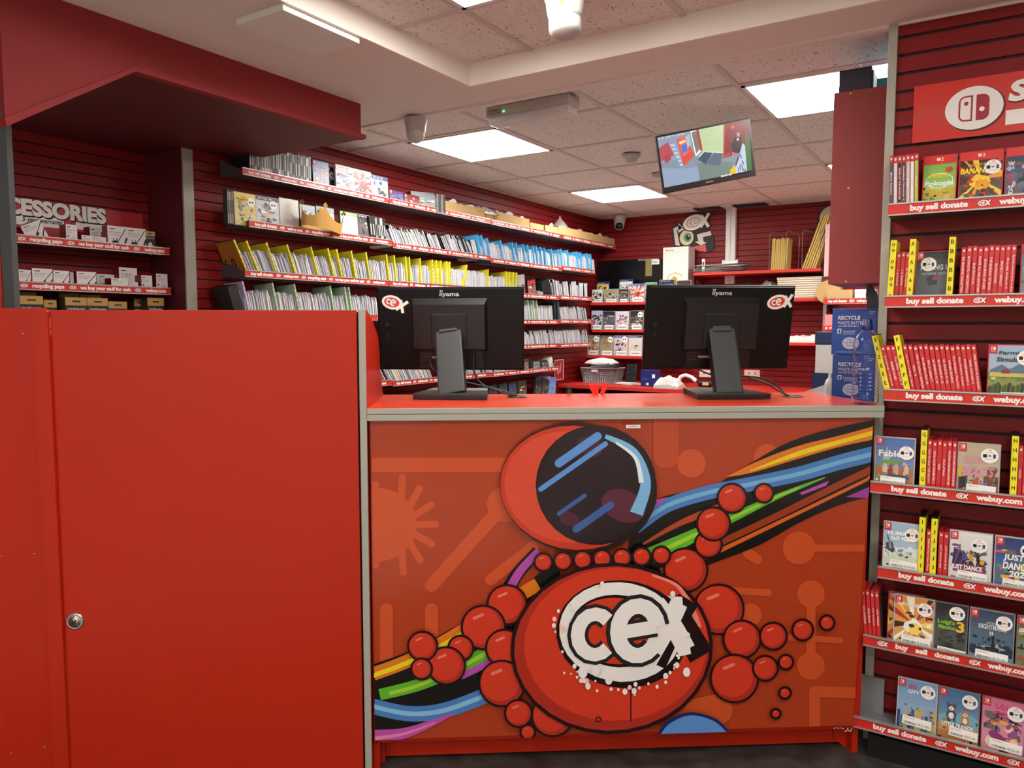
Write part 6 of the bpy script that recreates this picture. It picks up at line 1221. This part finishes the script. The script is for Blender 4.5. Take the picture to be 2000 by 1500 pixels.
t = thing('side_counter', 'dark low side counter under the stacked blue boxes', 'counter', T(p0.x - .16, yb_ - .02, 0)); obj('top', MB().box(0, .9, 0, 1.9, zs2 - .03, zs2, mat('3A3A3C', .5)), t); obj('cabinet_body', MB().box(.02, .88, .02, 1.88, 0, zs2 - .03, MAROON), t)
b = MB(); b.lathe([(.018, 0), (.019, .004), (.019, .06), (.014, .075), (.006, .085), (.006, .10)], mat('DADADA', .5), n=20); pp = Py(1620, 770, yb_ + .02); tag(obj('spray_bottle', b, None, T(pp.x, yb_ + .02, zs2 + .001)), 'small white plastic bottle left of the blue boxes', 'bottle')
ym = 4.4; a, c = Py(1592, 700, ym), Py(1632, 700, ym); zt2, zm, zb2 = Py(1600, 648, ym).z, Py(1600, 673, ym).z, Py(1600, 757, ym).z
t = thing('counter_machine', 'tall cream machine with a dark blue top and foot', 'machine', T(a.x, ym, zs2 + .001)); w = c.x - a.x; z0 = zs2
NV = mat('14284E', .4); obj('housing', MB().box(0, w, 0, .25, zb2 - z0, zm - z0, mat('B8B4AE', .45), bev=.006), t); obj('top_cover', MB().box(-.004, w, -.004, .25, zm - z0, zt2 - z0, NV, bev=.006), t); obj('foot', MB().box(-.006, w, -.006, .25, max(.02, zb2 - z0 - .03), zb2 - z0, NV, bev=.004).box(.05, w, .05, .2, 0, max(.02, zb2 - z0 - .03), BLACK), t)
# hanging red cabinet
yc_ = 2.93; a = Py(1629, 182, yc_); c = Py(1733, 165, yc_); zbot = Py(1619, 555, yc_).z
cb = thing('wall_cabinet', 'narrow tall red cabinet hanging behind the grey edge post', 'cabinet', T(a.x, yc_, zbot)); wc, hc = c.x - a.x + .30, a.z - zbot
obj('cabinet_body', MB().box(0, wc, 0, .28, 0, hc, mat('922A28', .5), bev=.001), cb); b = MB()
for px, py in ((1661, 182), (1657, 367), (1652, 550)): pp = Py(px, py, yc_ - .002); b.lathe([(.004, 0), (.0035, .001), (.002, .0002)], mat('C8A050', .4, .6), T(pp.x - a.x, 0, pp.z - zbot) @ R(PI / 2, 'X'), 12)
obj('screws', b, cb)
p = Py(1638, 178, yc_ + .05); p2 = Py(1703, 128, yc_ + .05); t = thing('storage_box', 'dark navy box on top of the hanging red cabinet', 'box', T(p.x, yc_ + .05, a.z + .0005)); obj('box_body', MB().box(0, p2.x - p.x, 0, .2, 0, p2.z - a.z, mat('26283A', .5), bev=.003), t); obj('side_sleeve', MB().box(p2.x - p.x, p2.x - p.x + .004, .02, .19, .01, p2.z - a.z - .01, mat('1E7A8A', .4)), t)
pq = Py(1712, 170, yc_ + .08); tag(obj('teal_box', MB().box(0, .12, 0, .15, 0, .05, mat('1E9AB0', .4), bev=.003), None, T(pq.x, yc_ + .08, a.z + .0005)), 'teal box at the right on top of the red cabinet', 'box')
b = MB(); b.lathe([(.012, 0), (.013, .012), (.008, .022), (.003, .028)], BAG, n=8); tag(obj('plastic_hook', b, None, T(Py(1676, 125, yc_ + .1).x, yc_ + .1, p2.z + .0005)), 'small clear plastic piece on top of the navy box', 'plastic piece')
pk = Py(1700, 598, 3.1); t = thing('desk_phone', 'dark rounded device standing on top of the upper blue box', 'device', T(pk.x, 3.12, p1.z + hB + .0005)); obj('device_body', MB().prism([(-.012, 0), (.03, 0), (.012, .06), (-.004, .085), (-.018, .08), (-.02, .05)], 0, .05, mat('101828', .35)), t)

# ------------------------------------------------------------------ ceiling fittings
WC = mat('B4B0AA', .4)
def camera_dome(label, M, r, h, lens=True, aim=(0., .6)):
    t = thing('security_camera', label, 'camera', M); obj('mount', MB().lathe([(r, 0), (r, -.02 * h / .14), (r * .93, -.04 * h / .14)], WC), t)
    obj('body', MB().lathe([(r * .93, -.03 * h / .14), (r * .84, -h * .5), (r * .78, -h * .6), (r * .74, -h * .61)], WC), t)
    rb = h * .46; Mb = T(0, 0, -h + rb * .98) @ R(aim[0], 'Z') @ R(PI - aim[1], 'X'); b = MB()
    pr_ = [(min(r * .76, rb * math.sin(a)) + .0002, rb * math.cos(a)) for a in [k * PI / 16 for k in range(0, 12)]]
    if lens: pr_ = [(rb * .62, rb * .78)] + [p for p in pr_ if p[1] < rb * .78]
    b.lathe(pr_, WC, Mb); ball = obj('ball', b, t)
    if lens: obj('lens_cover', MB().lathe([(rb * .60, rb * .775), (rb * .5, rb * .84), (.0005, rb * .86)], mat('08080A', .12), Mb), ball)
    return t
p = Pz(1104, -22, ZF - .002)
t = camera_dome('large white dome camera at the top, hanging from the front ceiling bay', T(p.x, p.y, ZF - .002), .066, .15, False, (YAW, .1))
b = MB(); Mx = R(YAW + .2, 'Z')
b.rect(-.035, .005, -.052, -.035, TXT, -.0625, Mx); b.text('CE 0120 IR', -.015, -.043, .035, .008, INK, -.0628, Mx); b.rect(-.036, -.020, -.075, -.058, mat('E8D820', .5, vary=0), -.0612, Mx); b.text('CAUTION', -.028, -.067, .013, .003, INK, -.0615, Mx); obj('labels', b, t, label='small white and yellow labels')
p = Pz(812, 232, ZP - .009); camera_dome('white dome camera at the left, below the ceiling beam', T(p.x, p.y, ZP - .0085) , .052, .11, False, (YAW, .7))
p = Pz(1210, 421, ZC - .003); camera_dome('small white camera with a black lens in the back corner', T(p.x, p.y + .0, ZC - .003), .058, .13, True, (YAW - .2, 1.0))
t = thing('emergency_light', 'white emergency light box with a clear cover and green lamp', 'emergency light', T(Pz(1030, 197, ZC - .003).x, 2.93, ZC - .003))
obj('housing', MB().box(-.21, .21, -.05, .05, -.045, 0, WC, bev=.006), t); obj('clear_cover', MB().box(-.205, .205, -.045, .045, -.078, -.044, clear_mat('clear_diffuser', 'F0F0F0', .15, alpha=.45), bev=.01), t); obj('tube', MB().tube([(-.16, 0, -.06), (.16, 0, -.06)], .008, WHITE), t)
obj('indicator', MB().lathe([(.004, 0), (.003, .003)], mat('30F060', .4, 0, 6, 0), T(-.115, -.05, -.03) @ R(PI / 2, 'X'), 10), t, label='green indicator lamp'); obj('maker_label', MB().text('IEC 60598 CE', -.165, -.02, .06, .012, INK, -.0508).text('3W LED 3H NM', -.165, -.034, .06, .007, INK, -.0508), t)
p = Pz(1233, 302, ZC - .003); tag(obj('smoke_detector', MB().lathe([(.052, 0), (.052, -.012), (.042, -.022), (.034, -.024), (.032, -.040), (.02, -.046), (.001, -.046)], WC), None, T(p.x, p.y, ZC - .002)), 'round white smoke detector left of the hanging screen', 'smoke detector')
p = Pz(1288, 340, ZC - .003); tag(obj('ceiling_sensor', MB().lathe([(.05, 0), (.048, -.012), (.03, -.02), (.001, -.021)], WC), None, T(p.x, p.y, ZC - .002)), 'flat white ceiling disc peeping out left of the hanging screen', 'sensor')
tag(obj('access_hatch', MB().box(-2.03, -1.815, 1.585, 1.905, ZP - .022, ZP - .001, WHITE, bev=.002)), 'square white panel fixed under the plaster ceiling at the top left', 'ceiling panel')
# CCTV screen
TM = T(-1.3146 * .89, 3.9372 * .89, 1.4 + .8791 * .89) @ Matrix.Rotation(.6063, 4, 'Z') @ Matrix.Rotation(-.1991, 4, 'Y') @ Matrix.Rotation(.1444, 4, 'X')
tv = thing('hanging_screen', 'hanging black screen showing a camera view of the shop entrance', 'screen', TM); w, h = .25 * .89, .1475 * .89
obj('bezel', MB().box(-w, w, 0, .018, -h, h, mat('0E0E10', .35), bev=.003).text('HIKVISION', 0, -h + .014, .034, .0045, GREY, -.0006), tv)
obj('wall_arm', MB().tube([(0, .018, .02), (.01, .05, .05), (.01, .08, .0)], .014, BLACK).box(-.04, .04, .016, .03, -.04, .06, BLACK), tv)
O0, UX, UY = Vector((110, 445)), Vector((1635, -350)), Vector((145, 915)); det = UX.x * UY.y - UX.y * UY.x
def S(x, y):
    d = Vector((x, y)) - O0; u = (d.x * UY.y - d.y * UY.x) / det; v = (UX.x * d.y - UX.y * d.x) / det
    return (-w + .008 + max(0, min(1, u)) * (2 * w - .016), h - .008 - max(0, min(1, v)) * (2 * h - .036))
b = MB(); e = 0
def scr(pts, c):
    global e; e += .00008; b.flat([S(*p) for p in pts], mat(c, .3, 0, SCREEN_ON, 0), -.0006 - e)
scr([(110, 445), (1745, 95), (1865, 1085), (255, 1360)], '7C8C9C'); scr([(110, 445), (700, 320), (780, 780), (180, 900)], '8A94AC'); scr([(255, 1360), (200, 1000), (600, 1000), (1300, 900), (1500, 1150)], '8C9CB4'); scr([(850, 900), (1500, 860), (1450, 1150), (900, 1230)], '6A8078')
scr([(140, 640), (300, 520), (420, 760), (180, 880)], 'B04850'); scr([(220, 790), (330, 730), (370, 830), (270, 920)], 'A83C40'); scr([(460, 480), (600, 400), (800, 760), (600, 960)], 'D04838'); scr([(480, 480), (600, 410), (690, 690), (580, 790)], 'E86050'); scr([(540, 580), (640, 550), (660, 690), (570, 720)], '3A70C8'); scr([(500, 520), (610, 480), (620, 510), (520, 560)], 'F0E8A0')
for k in range(6): scr([(340 + k * 35, 560 + k * 70), (430 + k * 30, 560 + k * 70), (440 + k * 30, 600 + k * 70), (360 + k * 35, 605 + k * 70)], 'B8C0D0')
scr([(610, 420), (690, 370), (720, 560), (660, 620)], 'A0B8C0'); scr([(700, 320), (860, 290), (930, 660), (810, 780)], 'E8F0E8'); scr([(720, 340), (820, 310), (880, 640), (820, 730)], '7A7068'); scr([(810, 290), (870, 290), (940, 650), (890, 680)], 'A83028')
scr([(850, 280), (1300, 190), (1310, 690), (940, 680)], 'B8CC9C')
for k in range(14): scr([(870 + k * 5, 300 + k * 26), (1302, 225 + k * 33), (1302, 229 + k * 33), (872 + k * 5, 305 + k * 26)], '98AC84')
scr([(940, 680), (1310, 690), (1305, 730), (850, 790)], 'C8D4C0'); scr([(960, 695), (1120, 705), (1000, 920), (850, 830)], '34485C'); scr([(1130, 705), (1305, 710), (1260, 940), (1020, 910)], '4A6474')
scr([(1300, 185), (1745, 95), (1800, 480), (1600, 700), (1310, 810)], '7A1C1C'); scr([(1300, 185), (1325, 180), (1335, 800), (1310, 815)], 'C03028'); scr([(1330, 750), (1440, 690), (1440, 730), (1340, 800)], 'C03028'); scr([(1580, 780), (1800, 480), (1850, 1090), (1480, 1100)], '2A3038')
scr([(1500, 420), (1620, 400), (1650, 560), (1600, 700), (1480, 690), (1450, 560)], '101418'); scr([(1545, 340), (1590, 340), (1600, 400), (1550, 405)], 'C09080'); scr([(1535, 335), (1595, 325), (1600, 365), (1540, 370)], '8A8C94'); scr([(1545, 430), (1585, 425), (1585, 480), (1550, 485)], 'E0B8B8'); scr([(1480, 690), (1510, 690), (1500, 760), (1470, 770)], 'B88A78'); scr([(1520, 700), (1545, 700), (1550, 750), (1530, 755)], 'B88A78')
scr([(1690, 370), (1770, 380), (1860, 1080), (1780, 1090), (1720, 700)], '2A6A2A'); scr([(1650, 520), (1700, 560), (1770, 1090), (1510, 1120), (1600, 800)], 'B8C4D8')
for k in range(16): r_ = random.Random(k); x_, y_ = r_.uniform(1570, 1740), r_.uniform(680, 1090); scr([(x_, y_), (x_ + 12, y_), (x_ + 30, y_ + 60), (x_ + 14, y_ + 62)], '4A5468')
scr([(1540, 920), (1550, 1100), (1470, 1120), (1440, 1020)], 'E0B818'); scr([(1420, 230), (1480, 200), (1490, 250), (1440, 270)], 'F04030')
x_, z_ = S(370, 415); b.text('01-01-2026 Thu 18:30:11', x_, z_, .13, .008, TXT, -.006 - 0, bold=0, rot=.02); x_, z_ = S(1380, 1130); b.text('FRONT DR', x_, z_, .05, .007, TXT, -.006, bold=0)
obj('picture', b, tv)
for o in D.objects:
    if o.type == 'MESH' and not o.data.materials: o.data.materials.append(WHITE)
